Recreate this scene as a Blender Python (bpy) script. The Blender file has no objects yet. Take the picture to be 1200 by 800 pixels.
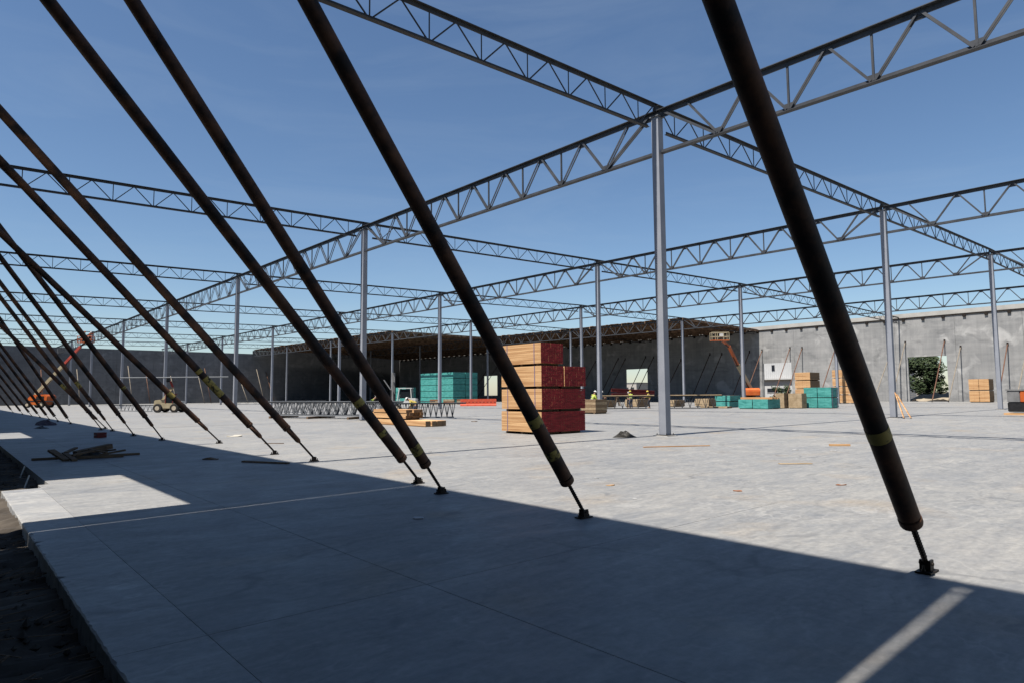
import bpy, bmesh, math, random
from mathutils import Vector, Matrix
random.seed(7)
S = bpy.context.scene
COL = S.collection
R = math.radians

# ------------------------------------------------------------------ camera
cam_d = bpy.data.cameras.new("camera")
cam = bpy.data.objects.new("camera", cam_d)
COL.objects.link(cam)
S.camera = cam
YAW, PITCH, ROLL, FPX = 0.7154, 0.0804, -0.0081, 768.114
F = Vector((math.sin(YAW)*math.cos(PITCH), math.cos(YAW)*math.cos(PITCH), math.sin(PITCH)))
Rt = Vector((math.cos(YAW), -math.sin(YAW), 0)); Up = Rt.cross(F)
R2 = Rt*math.cos(ROLL) + Up*math.sin(ROLL); U2 = -Rt*math.sin(ROLL) + Up*math.cos(ROLL)
m = Matrix((R2, U2, -F)).transposed().to_4x4()
m.translation = Vector((-19.4708, -14.1568, 1.5))
cam.matrix_world = m
cam_d.sensor_width = 36.0; cam_d.lens = 36.0*FPX/1200.0
cam_d.clip_start = 0.05; cam_d.clip_end = 6000
S.render.resolution_x = 1024; S.render.resolution_y = 682

# ------------------------------------------------------------------ light
EL = math.atan(1.93)
world = bpy.data.worlds.new("World"); S.world = world; world.use_nodes = True
wn = world.node_tree.nodes; wn.clear()
wo = wn.new("ShaderNodeOutputWorld"); bg = wn.new("ShaderNodeBackground"); sk = wn.new("ShaderNodeTexSky")
sk.sky_type = 'NISHITA'; sk.sun_disc = False; sk.sun_elevation = EL; sk.sun_rotation = R(-92.6)
sk.altitude = 100; sk.air_density = 1.0; sk.dust_density = 0.4; sk.ozone_density = 3.0
bg.inputs[1].default_value = 0.054
wl = world.node_tree.links
tcw = wn.new("ShaderNodeTexCoord"); mpw = wn.new("ShaderNodeMapping"); mpw.inputs["Scale"].default_value = (1.6, 1.6, 9.0); mpw.inputs["Rotation"].default_value = (0.10, 0.06, 0.4)
nzw = wn.new("ShaderNodeTexNoise"); nzw.inputs["Scale"].default_value = 1.5; nzw.inputs["Detail"].default_value = 7; nzw.inputs["Roughness"].default_value = .62; nzw.inputs["Distortion"].default_value = .8
crw = wn.new("ShaderNodeValToRGB"); crw.color_ramp.elements[0].position = .46; crw.color_ramp.elements[1].position = .80
crw.color_ramp.elements[0].color = (0, 0, 0, 1); crw.color_ramp.elements[1].color = (.10, .10, .10, 1)
mxw = wn.new("ShaderNodeMix"); mxw.data_type = 'RGBA'; mxw.inputs[7].default_value = (4.6, 5.4, 6.2, 1)   # thin high cirrus
hsw = wn.new("ShaderNodeHueSaturation"); hsw.inputs["Saturation"].default_value = 1.06
wl.new(tcw.outputs["Generated"], mpw.inputs[0]); wl.new(mpw.outputs[0], nzw.inputs["Vector"]); wl.new(nzw.outputs[0], crw.inputs[0])
wl.new(sk.outputs[0], hsw.inputs["Color"]); wl.new(hsw.outputs[0], mxw.inputs[6]); wl.new(crw.outputs[0], mxw.inputs[0]); wl.new(mxw.outputs[2], bg.inputs[0]); world.node_tree.links.new(bg.outputs[0], wo.inputs[0])
sd = bpy.data.lights.new("sun", 'SUN'); sd.energy = 5.0; sd.angle = R(0.53); sd.color = (1.0, 0.95, 0.88)
sun = bpy.data.objects.new("sun", sd); COL.objects.link(sun)
sun.rotation_euler = Vector((math.cos(EL), 0.045*math.cos(EL), -math.sin(EL))).to_track_quat('-Z', 'Y').to_euler()
sun.location = (-60, 0, 80)
S.view_settings.view_transform = 'Standard'; S.view_settings.look = 'None'
S.view_settings.exposure = 1.15; S.view_settings.gamma = 1.0
S.render.engine = 'CYCLES'
S.cycles.max_bounces = 6; S.cycles.diffuse_bounces = 1; S.cycles.glossy_bounces = 2; S.cycles.use_denoising = True

# ------------------------------------------------------------------ materials
KA = 0.50      # the photograph is exposed bright: real-world albedos sit at the lower end and the exposure lifts them
def pm(name, c1, c2=None, scale=1.0, rough=0.8, bump=0.0, bscale=None, metal=0.0, space='obj', stretch=(1, 1, 1), detail=5, lo=.35, hi=.65):
    c1 = tuple(x*KA for x in c1); c2 = c2 and tuple(x*KA for x in c2)
    M = bpy.data.materials.new(name); M.use_nodes = True
    nt = M.node_tree; b = nt.nodes["Principled BSDF"]
    b.inputs["Specular IOR Level"].default_value = .5 if rough < .4 else .22
    b.inputs["Roughness"].default_value = rough; b.inputs["Metallic"].default_value = metal
    b.inputs["Base Color"].default_value = (*c1, 1)
    if space == 'obj':
        tc = nt.nodes.new("ShaderNodeTexCoord"); src = tc.outputs["Object"]
    else:
        tc = nt.nodes.new("ShaderNodeNewGeometry"); src = tc.outputs["Position"]
    mp = nt.nodes.new("ShaderNodeMapping"); mp.inputs["Scale"].default_value = stretch
    nt.links.new(src, mp.inputs[0])
    if c2 is not None:
        n = nt.nodes.new("ShaderNodeTexNoise"); n.inputs["Scale"].default_value = scale; n.inputs["Detail"].default_value = detail
        n.inputs["Roughness"].default_value = 0.62
        nt.links.new(mp.outputs[0], n.inputs["Vector"])
        r = nt.nodes.new("ShaderNodeValToRGB")
        r.color_ramp.elements[0].position = lo; r.color_ramp.elements[1].position = hi
        r.color_ramp.elements[0].color = (*c1, 1); r.color_ramp.elements[1].color = (*c2, 1)
        nt.links.new(n.outputs[0], r.inputs[0]); nt.links.new(r.outputs[0], b.inputs["Base Color"])
    if bump:
        n2 = nt.nodes.new("ShaderNodeTexNoise"); n2.inputs["Scale"].default_value = bscale or scale*4; n2.inputs["Detail"].default_value = 4
        nt.links.new(mp.outputs[0], n2.inputs["Vector"])
        bp = nt.nodes.new("ShaderNodeBump"); bp.inputs["Strength"].default_value = bump; bp.inputs["Distance"].default_value = 0.02
        nt.links.new(n2.outputs[0], bp.inputs["Height"]); nt.links.new(bp.outputs[0], b.inputs["Normal"])
    return M

def mixn(nt, a, b, fac, mode='MIX'):
    n = nt.nodes.new("ShaderNodeMix"); n.data_type = 'RGBA'; n.blend_type = mode
    for k, v in ((0, fac), (6, a), (7, b)):
        if hasattr(v, 'links') or isinstance(v, bpy.types.NodeSocket): nt.links.new(v, n.inputs[k])
        else: n.inputs[k].default_value = v if k == 0 else (*v, 1)
    return n.outputs[2]

def noise(nt, vec, scale, detail=5, rough=.6, dist=0.0):
    n = nt.nodes.new("ShaderNodeTexNoise"); n.inputs["Scale"].default_value = scale; n.inputs["Detail"].default_value = detail
    n.inputs["Roughness"].default_value = rough; n.inputs["Distortion"].default_value = dist
    nt.links.new(vec, n.inputs["Vector"]); return n.outputs[0]
def ramp(nt, val, a, b, ca=(0, 0, 0), cb=(1, 1, 1)):
    r = nt.nodes.new("ShaderNodeValToRGB"); e = r.color_ramp.elements
    e[0].position = a; e[1].position = b; e[0].color = (*ca, 1); e[1].color = (*cb, 1)
    nt.links.new(val, r.inputs[0]); return r.outputs[0]
def mapped(nt, src, scale=(1, 1, 1), rot=(0, 0, 0), loc=(0, 0, 0)):
    mp = nt.nodes.new("ShaderNodeMapping"); mp.inputs["Scale"].default_value = scale; mp.inputs["Rotation"].default_value = rot
    mp.inputs["Location"].default_value = loc
    nt.links.new(src, mp.inputs[0]); return mp.outputs[0]

def concrete_floor(name='floor_concrete', k_=1.0):
    M = bpy.data.materials.new(name); M.use_nodes = True
    nt = M.node_tree; b = nt.nodes["Principled BSDF"]; g = nt.nodes.new("ShaderNodeNewGeometry"); P = g.outputs["Position"]
    big = noise(nt, mapped(nt, P, (.16, .16, .16)), 1.0, 6, .62, .6)
    c = ramp(nt, big, .32, .7, (.36, .365, .375), (.50, .49, .465))
    mid = noise(nt, mapped(nt, P, (.75, 1.3, 1), (0, 0, .5)), 1.0, 7, .68, 1.2)
    c = mixn(nt, c, ramp(nt, mid, .33, .68, (.27, .285, .31), (.58, .565, .53)), .34)
    tr = noise(nt, mapped(nt, P, (.35, 3.2, 1), (0, 0, -.66)), 1.0, 5, .6, .7)
    c = mixn(nt, c, ramp(nt, tr, .35, .68, (.30, .31, .33), (.56, .55, .53)), .26)
    wt = noise(nt, mapped(nt, P, (.5, .5, .5), (0, 0, .3), (7, 3, 0)), 1.0, 4, .55)
    c = mixn(nt, c, (.52, .42, .30), ramp(nt, wt, .57, .76, (0, 0, 0), (.6, .6, .6)))
    wt2 = noise(nt, mapped(nt, P, (1.3, 1.3, 1), (0, 0, 1), (2, 8, 0)), 1.0, 6, .65, 1.5)
    c = mixn(nt, c, (.17, .155, .14), ramp(nt, wt2, .62, .76, (0, 0, 0), (.38, .38, .38)))
    c = mixn(nt, c, (.74, .72, .68), ramp(nt, wt2, .26, .36, (.3, .3, .3), (0, 0, 0)))
    fine = noise(nt, P, 14.0, 6, .7)
    c = mixn(nt, c, ramp(nt, fine, .3, .7, (.5, .5, .5), (1.3, 1.3, 1.3)), .4, 'MULTIPLY')
    fm_ = noise(nt, mapped(nt, P, (3.2, 11, 1), (0, 0, -.72), (3, 1, 0)), 1.0, 8, .74, .4)
    c = mixn(nt, c, ramp(nt, fm_, .32, .7, (.68, .70, .74), (1.22, 1.2, 1.16)), .68, 'MULTIPLY')
    sp = noise(nt, P, 3.1, 3, .5, .5)
    c = mixn(nt, c, (.20, .21, .23), ramp(nt, sp, .63, .74, (0, 0, 0), (.5, .5, .5)))
    # swirls of the power trowel and tyre scuffs
    for sc_, wd, col_, am, sd_ in ((.21, .012, (.16, .165, .175), .5, 11), (.6, .02, (.68, .67, .65), .35, 5), (1.1, .03, (.2, .2, .21), .35, 23)):
        vv = nt.nodes.new("ShaderNodeTexVoronoi"); vv.feature = 'DISTANCE_TO_EDGE'; vv.inputs["Scale"].default_value = sc_
        n3 = nt.nodes.new("ShaderNodeTexNoise"); n3.inputs["Scale"].default_value = sc_*1.3; n3.inputs["Detail"].default_value = 4
        pm2 = mapped(nt, P, (1, 1.7, 1), (0, 0, sd_*.37), (sd_, sd_*2, 0))
        nt.links.new(pm2, n3.inputs["Vector"])
        sc3 = nt.nodes.new("ShaderNodeVectorMath"); sc3.operation = 'SCALE'; sc3.inputs[3].default_value = 2.2/max(.4, sc_)
        nt.links.new(n3.outputs["Color"], sc3.inputs[0])
        ad = nt.nodes.new("ShaderNodeVectorMath"); ad.operation = 'ADD'; nt.links.new(pm2, ad.inputs[0]); nt.links.new(sc3.outputs[0], ad.inputs[1])
        nt.links.new(ad.outputs[0], vv.inputs["Vector"])
        ln = ramp(nt, vv.outputs["Distance"], wd*.3, wd*1.6, (am, am, am), (0, 0, 0))
        msk = ramp(nt, noise(nt, mapped(nt, P, (.4, .4, .4), (0, 0, 0), (sd_, 0, 0)), 1.0, 4), .48, .62)
        c = mixn(nt, c, col_, mixn(nt, ln, msk, 1.0, 'MULTIPLY'))
    # hairline trowel arcs and scuffs
    v = nt.nodes.new("ShaderNodeTexVoronoi"); v.feature = 'DISTANCE_TO_EDGE'; v.inputs["Scale"].default_value = .33
    wv = nt.nodes.new("ShaderNodeVectorMath"); wv.operation = 'ADD'
    nz = nt.nodes.new("ShaderNodeTexNoise"); nz.inputs["Scale"].default_value = .7; nz.inputs["Detail"].default_value = 3
    nt.links.new(P, nz.inputs["Vector"]); nt.links.new(P, wv.inputs[0]); nt.links.new(nz.outputs["Color"], wv.inputs[1])
    nt.links.new(wv.outputs[0], v.inputs["Vector"])
    hl = ramp(nt, v.outputs["Distance"], .0, .006, (1, 1, 1), (0, 0, 0))
    br = ramp(nt, noise(nt, P, .55, 2), .5, .62)
    hm = mixn(nt, hl, br, 1.0, 'MULTIPLY')
    hm2 = mixn(nt, hm, (.35, .35, .35), 1.0, 'MULTIPLY')
    c = mixn(nt, c, (.66, .65, .62), hm2)
    c = mixn(nt, c, (.445*k_, .438*k_, .425*k_), 1.0, 'MULTIPLY')
    nt.links.new(c, b.inputs["Base Color"])
    rr = ramp(nt, mid, .3, .7, (.42, .42, .42), (.72, .72, .72)); nt.links.new(rr, b.inputs["Roughness"])
    b.inputs["Specular IOR Level"].default_value = .35
    bp = nt.nodes.new("ShaderNodeBump"); bp.inputs["Strength"].default_value = .12; bp.inputs["Distance"].default_value = .01
    nt.links.new(fine, bp.inputs["Height"]); nt.links.new(bp.outputs[0], b.inputs["Normal"])
    return M

def concrete_wall(name, dark, light):
    M = bpy.data.materials.new(name); M.use_nodes = True
    nt = M.node_tree; b = nt.nodes["Principled BSDF"]; g = nt.nodes.new("ShaderNodeNewGeometry"); P = g.outputs["Position"]
    a = noise(nt, mapped(nt, P, (.22, .22, .3)), 1.0, 7, .66, .8)
    c = ramp(nt, a, .33, .68, dark, light)
    st = noise(nt, mapped(nt, P, (2.2, 2.2, .12)), 1.0, 5, .6)
    c = mixn(nt, c, ramp(nt, st, .35, .7, tuple(x*.7 for x in dark), tuple(min(1, x*1.12) for x in light)), .25)
    hz = noise(nt, mapped(nt, P, (.12, .12, 2.4)), 1.0, 3, .5)
    c = mixn(nt, c, ramp(nt, hz, .4, .66, dark, light), .2)
    bl = noise(nt, mapped(nt, P, (.45, .45, .45), (0, 0, 0), (4, 9, 2)), 1.0, 3, .5, .6)
    c = mixn(nt, c, tuple(min(1, x*1.35) for x in light), ramp(nt, bl, .58, .74, (0, 0, 0), (.7, .7, .7)))
    dk = noise(nt, mapped(nt, P, (.3, .3, .5), (0, 0, 0), (14, 3, 6)), 1.0, 5, .6, 1.0)
    c = mixn(nt, c, tuple(x*.62 for x in dark), ramp(nt, dk, .56, .74, (0, 0, 0), (.75, .75, .75)))
    c = mixn(nt, c, (KA, KA, KA), 1.0, 'MULTIPLY')
    nt.links.new(c, b.inputs["Base Color"]); b.inputs["Roughness"].default_value = .85
    return M

M = {}
M['floor'] = concrete_floor(); M['floor_edge'] = concrete_floor('edge_pour_concrete', 1.18)
M['wall'] = concrete_wall("tilt_wall_concrete", (.26, .263, .265), (.50, .492, .475))
M['wall_shaded'] = concrete_wall("shade_toned_concrete", (.12, .13, .145), (.23, .235, .25))  # same concrete as the other walls, with the end wall's shade painted in
M['parapet'] = pm("parapet_concrete", (.50, .48, .44), (.62, .60, .56), .5, .85, space='pos')
M['steel'] = pm("grey_primer_steel", (.20, .215, .235), (.26, .275, .295), 1.2, .55, .1, 8)
M['column'] = pm("column_grey_paint", (.32, .34, .39), (.41, .43, .48), .8, .55)
M['joist'] = pm("joist_primer", (.05, .052, .058), (.09, .088, .088), 2.0, .6, .1, 8)
M['girder'] = pm("girder_primer", (.055, .06, .07), (.10, .106, .118), 1.5, .5, .1, 8)
M['pipe'] = pm("rusted_dark_pipe", (.028, .019, .016), (.30, .135, .065), 2.6, .65, .06, 30, 0.0, detail=10, lo=.40, hi=.78)
M['pipe_red'] = pm("red_oxide_pipe", (.14, .055, .035), (.24, .13, .08), 1.5, .7)
M['pipe_tan'] = pm("weathered_tan_pipe", (.26, .22, .17), (.36, .31, .25), 1.5, .75)
M['iron'] = pm("dark_iron", (.02, .018, .017), (.055, .04, .03), 6, .55, .2, 30, .4)
M['label'] = pm("yellow_label_band", (.55, .42, .11), (.035, .028, .02), 11, .65, lo=.50, hi=.62, detail=6)
M['dirt'] = pm("dark_dirt", (.055, .045, .036), (.13, .108, .085), 1.4, .95, .6, 9, space='pos', detail=8)
M['ground'] = pm("dry_earth", (.22, .185, .14), (.33, .29, .23), .25, .95, .4, 3, space='pos', detail=8)
M['sand'] = pm("tan_sand", (.38, .31, .22), (.48, .41, .31), .8, .95, .5, 5, space='pos')
M['soil'] = pm("black_soil", (.02, .017, .014), (.05, .042, .034), 3, .95, .6, 8)
M['ply'] = pm("roof_plywood", (.16, .085, .05), (.30, .17, .095), .8, .8, space='pos', stretch=(.4, 2, 1))
M['purlin'] = pm("roof_purlin_wood", (.15, .09, .055), (.46, .29, .18), 1.3, .85, space='pos', detail=7, lo=.4, hi=.62)
M['lumber'] = pm("fresh_lumber", (.54, .28, .12), (.88, .55, .28), 1.0, .8, .15, 3, space='pos', stretch=(.35, .35, 12.5), lo=.36, hi=.62, detail=3)
M['lumber_end'] = pm("lumber_end_grain", (.20, .13, .075), (.36, .25, .15), 3.5, .85, space='pos', stretch=(3, 3, 9))
M['redend'] = pm("red_end_paint", (.22, .014, .018), (.50, .04, .045), 2.6, .7, .2, 10, space='pos', stretch=(1, 1, 5))
M['teal'] = pm("teal_wrap", (.05, .30, .27), (.13, .50, .45), 1.4, .6, .15, 4, space='pos', stretch=(1, 1, 4))
M['osb'] = pm("sheathing_board", (.40, .29, .17), (.58, .44, .28), 2.5, .85, space='pos')
M['oldwood'] = pm("old_grey_wood", (.13, .088, .058), (.30, .20, .125), 2.5, .9, .3, 10, stretch=(.5, 6, 6))
M['orange'] = pm("orange_paint", (.62, .12, .025), (.74, .19, .045), 1.2, .45)
M['red'] = pm("faded_red_paint", (.42, .05, .04), (.55, .1, .07), 1.2, .55)
M['darkred'] = pm("dark_red_oxide", (.16, .025, .025), (.26, .05, .045), 1.5, .7)
M['cream'] = pm("cream_paint", (.55, .47, .36), (.66, .58, .46), 1.0, .5)
M['boomtan'] = pm("dusty_tan_boom", (.42, .35, .22), (.55, .47, .32), 1.0, .6)
M['white'] = pm("white_paint", (.74, .74, .72), (.82, .82, .80), 1.0, .5)
M['rubber'] = pm("black_rubber", (.018, .018, .018), (.035, .034, .033), 6, .85)
M['black'] = pm("black_paint", (.014, .014, .015), (.03, .03, .032), 4, .5)
M['glass'] = pm("dark_cab_glass", (.02, .025, .03), None, 1, .08)
M['siding'] = pm("white_metal_siding", (.68, .69, .69), (.76, .76, .75), .6, .6)
M['grey'] = pm("mid_grey", (.2, .2, .2), (.3, .3, .3), 2, .7)
M['cord'] = pm("pale_cord", (.62, .58, .5), None, 1, .8)
M['bark'] = pm("bark", (.06, .045, .03), (.12, .09, .06), 4, .9, .4, 12)
M['leaf'] = pm("leaf_dark", (.022, .045, .016), (.055, .085, .03), 1.6, .7, lo=.35, hi=.65)
M['leaf2'] = pm("leaf_light", (.035, .06, .02), (.07, .095, .035), 1.6, .7)
M['skin'] = pm("skin", (.42, .24, .16), None, 1, .6)
M['hivis'] = pm("hi_vis_yellow", (.58, .72, .08), (.66, .78, .16), 3, .7)
M['yellow'] = pm("yellow_shirt", (.66, .5, .08), (.72, .58, .14), 3, .8)
M['hiorange'] = pm("hi_vis_orange", (.75, .16, .04), None, 3, .7)
M['denim'] = pm("denim", (.045, .065, .12), (.08, .1, .16), 5, .9)
M['darkcloth'] = pm("dark_cloth", (.02, .022, .03), (.04, .04, .05), 5, .9)
M['tape'] = pm("reflective_tape", (.6, .6, .58), None, 1, .4)
M['leafdry'] = pm("dry_brown_scrap", (.26, .10, .045), (.42, .2, .1), 8, .8)
M['paper'] = pm("pale_paper", (.7, .7, .7), None, 1, .8)
M['tarp'] = pm("black_tarp", (.03, .028, .026), (.075, .07, .06), 4, .6, .5, 12)
M['purple'] = pm("dusty_purple_tarp", (.07, .05, .075), (.12, .085, .1), 3, .7)
M['strap'] = pm("lumber_strap", (.3, .22, .3), None, 1, .5)
M['fencered'] = pm("orange_red_plastic", (.68, .075, .035), (.74, .13, .06), 2, .6)
M['grout'] = pm("pale_grout", (.62, .6, .56), (.7, .69, .66), 3, .9)
M['win'] = pm("building_window", (.03, .035, .045), None, 1, .15)
M['farbld'] = pm("pale_stucco", (.55, .5, .45), (.62, .58, .53), .4, .9)
M['hill'] = pm("far_hill", (.16, .19, .22), (.22, .24, .25), .01, .95, space='pos')

# ------------------------------------------------------------------ mesh builder
class MB:
    def __init__(s): s.v = []; s.f = []; s.mi = []; s.mats = []
    def mat(s, m):
        if m not in s.mats: s.mats.append(m)
        return s.mats.index(m)
    def add(s, vs, fs, m=None):
        o = len(s.v); s.v += [tuple(v) for v in vs]; k = s.mat(m) if m else 0
        for f in fs: s.f.append(tuple(i+o for i in f)); s.mi.append(k)
        return s
    def box(s, x0, y0, z0, x1, y1, z1, m=None, ms=None):
        vs = [(x0, y0, z0), (x1, y0, z0), (x1, y1, z0), (x0, y1, z0), (x0, y0, z1), (x1, y0, z1), (x1, y1, z1), (x0, y1, z1)]
        fs = [(0, 3, 2, 1), (4, 5, 6, 7), (0, 1, 5, 4), (2, 3, 7, 6), (1, 2, 6, 5), (3, 0, 4, 7)]  # -z +z -y +y +x -x
        if ms is None: return s.add(vs, fs, m)
        o = len(s.v); s.v += vs
        for f, mm in zip(fs, ms): s.f.append(tuple(i+o for i in f)); s.mi.append(s.mat(mm))
        return s
    def beam(s, p, q, w, h, up=(0, 0, 1), m=None):
        p = Vector(p); q = Vector(q); d = (q-p).normalized(); up = Vector(up)
        if abs(d.dot(up)) > .98: up = Vector((1, 0, 0))
        a = d.cross(up).normalized(); b = a.cross(d)
        vs = []
        for c in (p, q):
            for sx, sy in ((-1, -1), (1, -1), (1, 1), (-1, 1)): vs.append(c + a*sx*w/2 + b*sy*h/2)
        return s.add(vs, [(3, 2, 1, 0), (4, 5, 6, 7), (0, 1, 5, 4), (1, 2, 6, 5), (2, 3, 7, 6), (3, 0, 4, 7)], m)
    def extrude(s, prof, p, q, up=(0, 0, 1), m=None):
        p = Vector(p); q = Vector(q); d = (q-p).normalized(); up = Vector(up)
        a = d.cross(up).normalized(); b = a.cross(d); n = len(prof)
        vs = [c + a*x + b*y for c in (p, q) for x, y in prof]
        fs = [tuple(range(n-1, -1, -1)), tuple(range(n, 2*n))] + [(i, (i+1) % n, n+(i+1) % n, n+i) for i in range(n)]
        return s.add(vs, fs, m)
    def tube(s, p, q, r, n=8, r2=None, m=None, caps=True):
        p = Vector(p); q = Vector(q); d = (q-p).normalized(); r2 = r if r2 is None else r2
        a = d.orthogonal().normalized(); b = d.cross(a)
        vs = []
        for c, rr in ((p, r), (q, r2)):
            for i in range(n):
                t = 2*math.pi*i/n; vs.append(c + (a*math.cos(t)+b*math.sin(t))*rr)
        fs = [(i, (i+1) % n, n+(i+1) % n, n+i) for i in range(n)]
        if caps: fs += [tuple(range(n-1, -1, -1)), tuple(range(n, 2*n))]
        return s.add(vs, fs, m)
    def lathe(s, p, d, prof, n=12, m=None):      # prof: (distance along d, radius)
        p = Vector(p); d = Vector(d).normalized(); a = d.orthogonal().normalized(); b = d.cross(a); vs = []
        for t, r in prof:
            for i in range(n):
                th = 2*math.pi*i/n; vs.append(p + d*t + (a*math.cos(th)+b*math.sin(th))*r)
        fs = []
        for k in range(len(prof)-1):
            for i in range(n): fs.append((k*n+i, k*n+(i+1) % n, (k+1)*n+(i+1) % n, (k+1)*n+i))
        fs += [tuple(range(n-1, -1, -1)), tuple(range((len(prof)-1)*n, len(prof)*n))]
        return s.add(vs, fs, m)
    def build(s, name, mat, parent=None, smooth=False, kind=None, label=None):
        me = bpy.data.meshes.new(name); me.from_pydata(s.v, [], s.f)
        for mm in (s.mats or [mat]): me.materials.append(M[mm] if isinstance(mm, str) else mm)
        if s.mats:
            for p, k in zip(me.polygons, s.mi): p.material_index = k
        if smooth: me.shade_smooth()
        o = bpy.data.objects.new(name, me); COL.objects.link(o)
        if parent: o.parent = parent
        if kind: o['kind'] = kind
        if label: o['label'] = label
        return o

def thing(name, label, cat, loc=(0, 0, 0), rz=0.0, group=None):
    o = bpy.data.objects.new(name, None); COL.objects.link(o); o.location = loc; o.rotation_euler = (0, 0, rz)
    o.empty_display_size = .2
    o['label'] = label; o['category'] = cat
    if group: o['group'] = group
    return o
def tag(o, label, cat, group=None):
    o['label'] = label; o['category'] = cat
    if group: o['group'] = group
    return o
def struct(o): o['kind'] = 'structure'; return o
def inst(src, name, parent, loc=(0, 0, 0)):
    o = bpy.data.objects.new(name, src.data); COL.objects.link(o); o.parent = parent; o.location = loc; return o
def bevel(o, w=.02, seg=2):
    bm = bmesh.new(); bm.from_mesh(o.data)
    bmesh.ops.bevel(bm, geom=[e for e in bm.edges], offset=w, segments=seg, affect='EDGES', clamp_overlap=True)
    bm.to_mesh(o.data); bm.free(); return o
ORD = ['first', 'second', 'third', 'fourth', 'fifth', 'sixth', 'seventh', 'eighth', 'ninth', 'tenth', 'eleventh', 'twelfth', 'thirteenth', 'fourteenth', 'fifteenth', 'sixteenth', 'seventeenth', 'eighteenth', 'nineteenth', 'twentieth']

# ------------------------------------------------------------------ grid of the building
GY = [0, 22.2, 45.35, 69.5, 93.85, 119.85, 144.0, 167.0]     # along the girder rows
GX = [0, 21.7, 44.45, 67.5]                           # girder rows
WX = 90.4                                             # sunlit wall, inner face
LWX = -20.05                                          # braced wall near the camera, inner face
HB = [11.63, 12.06, 12.5, 12.4]
def top(j, y): return HB[j] + .0076*y
def wall_z(y): return 12.40 + .0012*y

# ------------------------------------------------------------------ ground, slab, pit
gm = MB(); gm.add([(-3000, -3000, -.62), (3000, -3000, -.62), (3000, 3000, -.62), (-3000, 3000, -.62)], [(0, 1, 2, 3)])
struct(gm.build('ground', 'ground'))
yj = [-45, -38.8, -33.9, -29.1, -24.2, -19.35, -14.5, -9.65, -4.88, .0, 4.85, 9.7, 14.5, 19.4, 24.3, 33, 45, 57, 70, 94, 119, 143, 166.9]
xj = [-17.97, -16.48, -10.85, -3.6, 3.6, 10.85, 18, 25.3, 33, 44, 56, 68, 79, 90.35]
fl = struct(bpy.data.objects.new('floor_slab', None)); COL.objects.link(fl)
base = MB(); base.box(-17.93, -44.9, -.60, 90.3, 166.8, -.03); base.build('slab_core', 'floor', fl)
for a in range(len(xj)-1):
    for b in range(len(yj)-1):
        g = .0035 if xj[a] < -11 else .0012
        x0, x1, y0, y1 = xj[a]+(g if a else 0), xj[a+1]-g, yj[b]+g, yj[b+1]-g
        if a == 0 and y1 < 0: x0 = -18.125
        k = MB(); k.box(x0, y0, -.58 if a == 0 else -.06, x1, y1, 0.0); k.build('slab_panel', 'floor', fl)
g = .0035
for y0, y1 in ((-45, -9.65), (-9.65, -4.88), (-4.88, -.48)):
    k = MB(); n = max(8, int((y1-y0)/.05)); vs = []; fs = []; rr_ = random.Random(int(y0*10))
    for q in range(n+1):
        y = y0+g+(y1-y0-2*g)*q/n; j_ = rr_.uniform(-.004, .006)+(rr_.uniform(.01, .035) if rr_.random() < .06 else 0); c_ = rr_.uniform(.006, .016)+(j_ if j_ > .01 else 0)
        vs += [(-18.128, y, -.001), (-18.66+j_+c_, y, -.001), (-18.66+j_*.6, y, -.001-c_), (-18.66+rr_.uniform(-.004, .01), y, -.09), (-18.67+rr_.uniform(-.012, .012), y, -.58), (-18.128, y, -.58)]
    for q in range(n):
        for e_ in range(6): a_ = q*6+e_; b_ = q*6+(e_+1) % 6; fs.append((a_, a_+6, b_+6, b_))
    fs += [tuple(range(6)), tuple(n*6+5-e_ for e_ in range(6))]
    k.add(vs, fs); k.build('slab_panel', 'floor_edge', fl)
# pit between slab and wall: ridged dirt
random.seed(3)
pv, pf = [], []
NX, NY = 16, 640
for j in range(NY+1):
    y = -13 + 73*(j/NY)**1.6
    ph = random.random()
    for i in range(NX+1):
        x = -20.05 + 2.15*i/NX
        z = -.155 + .022*math.sin(y*15 + 1.4*math.sin(x*2.1) + 2.2*math.sin(y*.9)) + .03*math.sin(y*3.1+x) + random.uniform(-.018, .018) + .06*math.exp(-((x+20.05)/.5)**2) + .085*math.exp(-((y+2.4)/2.1)**6)
        pv.append((x, y, z))
for j in range(NY):
    for i in range(NX):
        a = j*(NX+1)+i; pf.append((a, a+1, a+NX+2, a+NX+1))
k = MB(); k.add(pv, pf); struct(k.build('dirt_strip', 'dirt', smooth=False))
rnd = random.Random(17); k = MB(); k2 = MB()
for q in range(1500):
    y = -13 + 40*rnd.random()**1.8; x = -18.72 - 1.3*rnd.random()**1.3 if y < -.6 else -18.05-1.9*rnd.random()
    r_ = .012 + .05*rnd.random()**3.5; z = -.15
    vs = [(x+r_*rnd.uniform(.5, 1.3)*dx, y+r_*rnd.uniform(.5, 1.3)*dy, z+r_*rnd.uniform(.5, 1.1)*dz+.01) for dx, dy, dz in ((1, 0, 0), (0, 1, 0), (-1, 0, 0), (0, -1, 0), (0, 0, 1), (0, 0, -1))]
    k.add(vs, [(0, 1, 4), (1, 2, 4), (2, 3, 4), (3, 0, 4), (1, 0, 5), (2, 1, 5), (3, 2, 5), (0, 3, 5)])
for q in range(900):
    y = -12 + 36*rnd.random()**1.6; x = -18.74 - 1.2*rnd.random() if y < -.6 else -18.1-1.8*rnd.random()
    a = rnd.gauss(0.1, .5); l = rnd.uniform(.05, .28)
    k2.beam((x, y, -.128+rnd.uniform(-.01, .02)), (x+l*math.cos(a), y+l*math.sin(a), -.12+rnd.uniform(-.01, .03)), .008, .006)
o = k.build('soil_clods', 'dirt'); o['kind'] = 'stuff'; tag(o, 'loose clods of dark soil along the strip beside the slab edge', 'soil')
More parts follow.
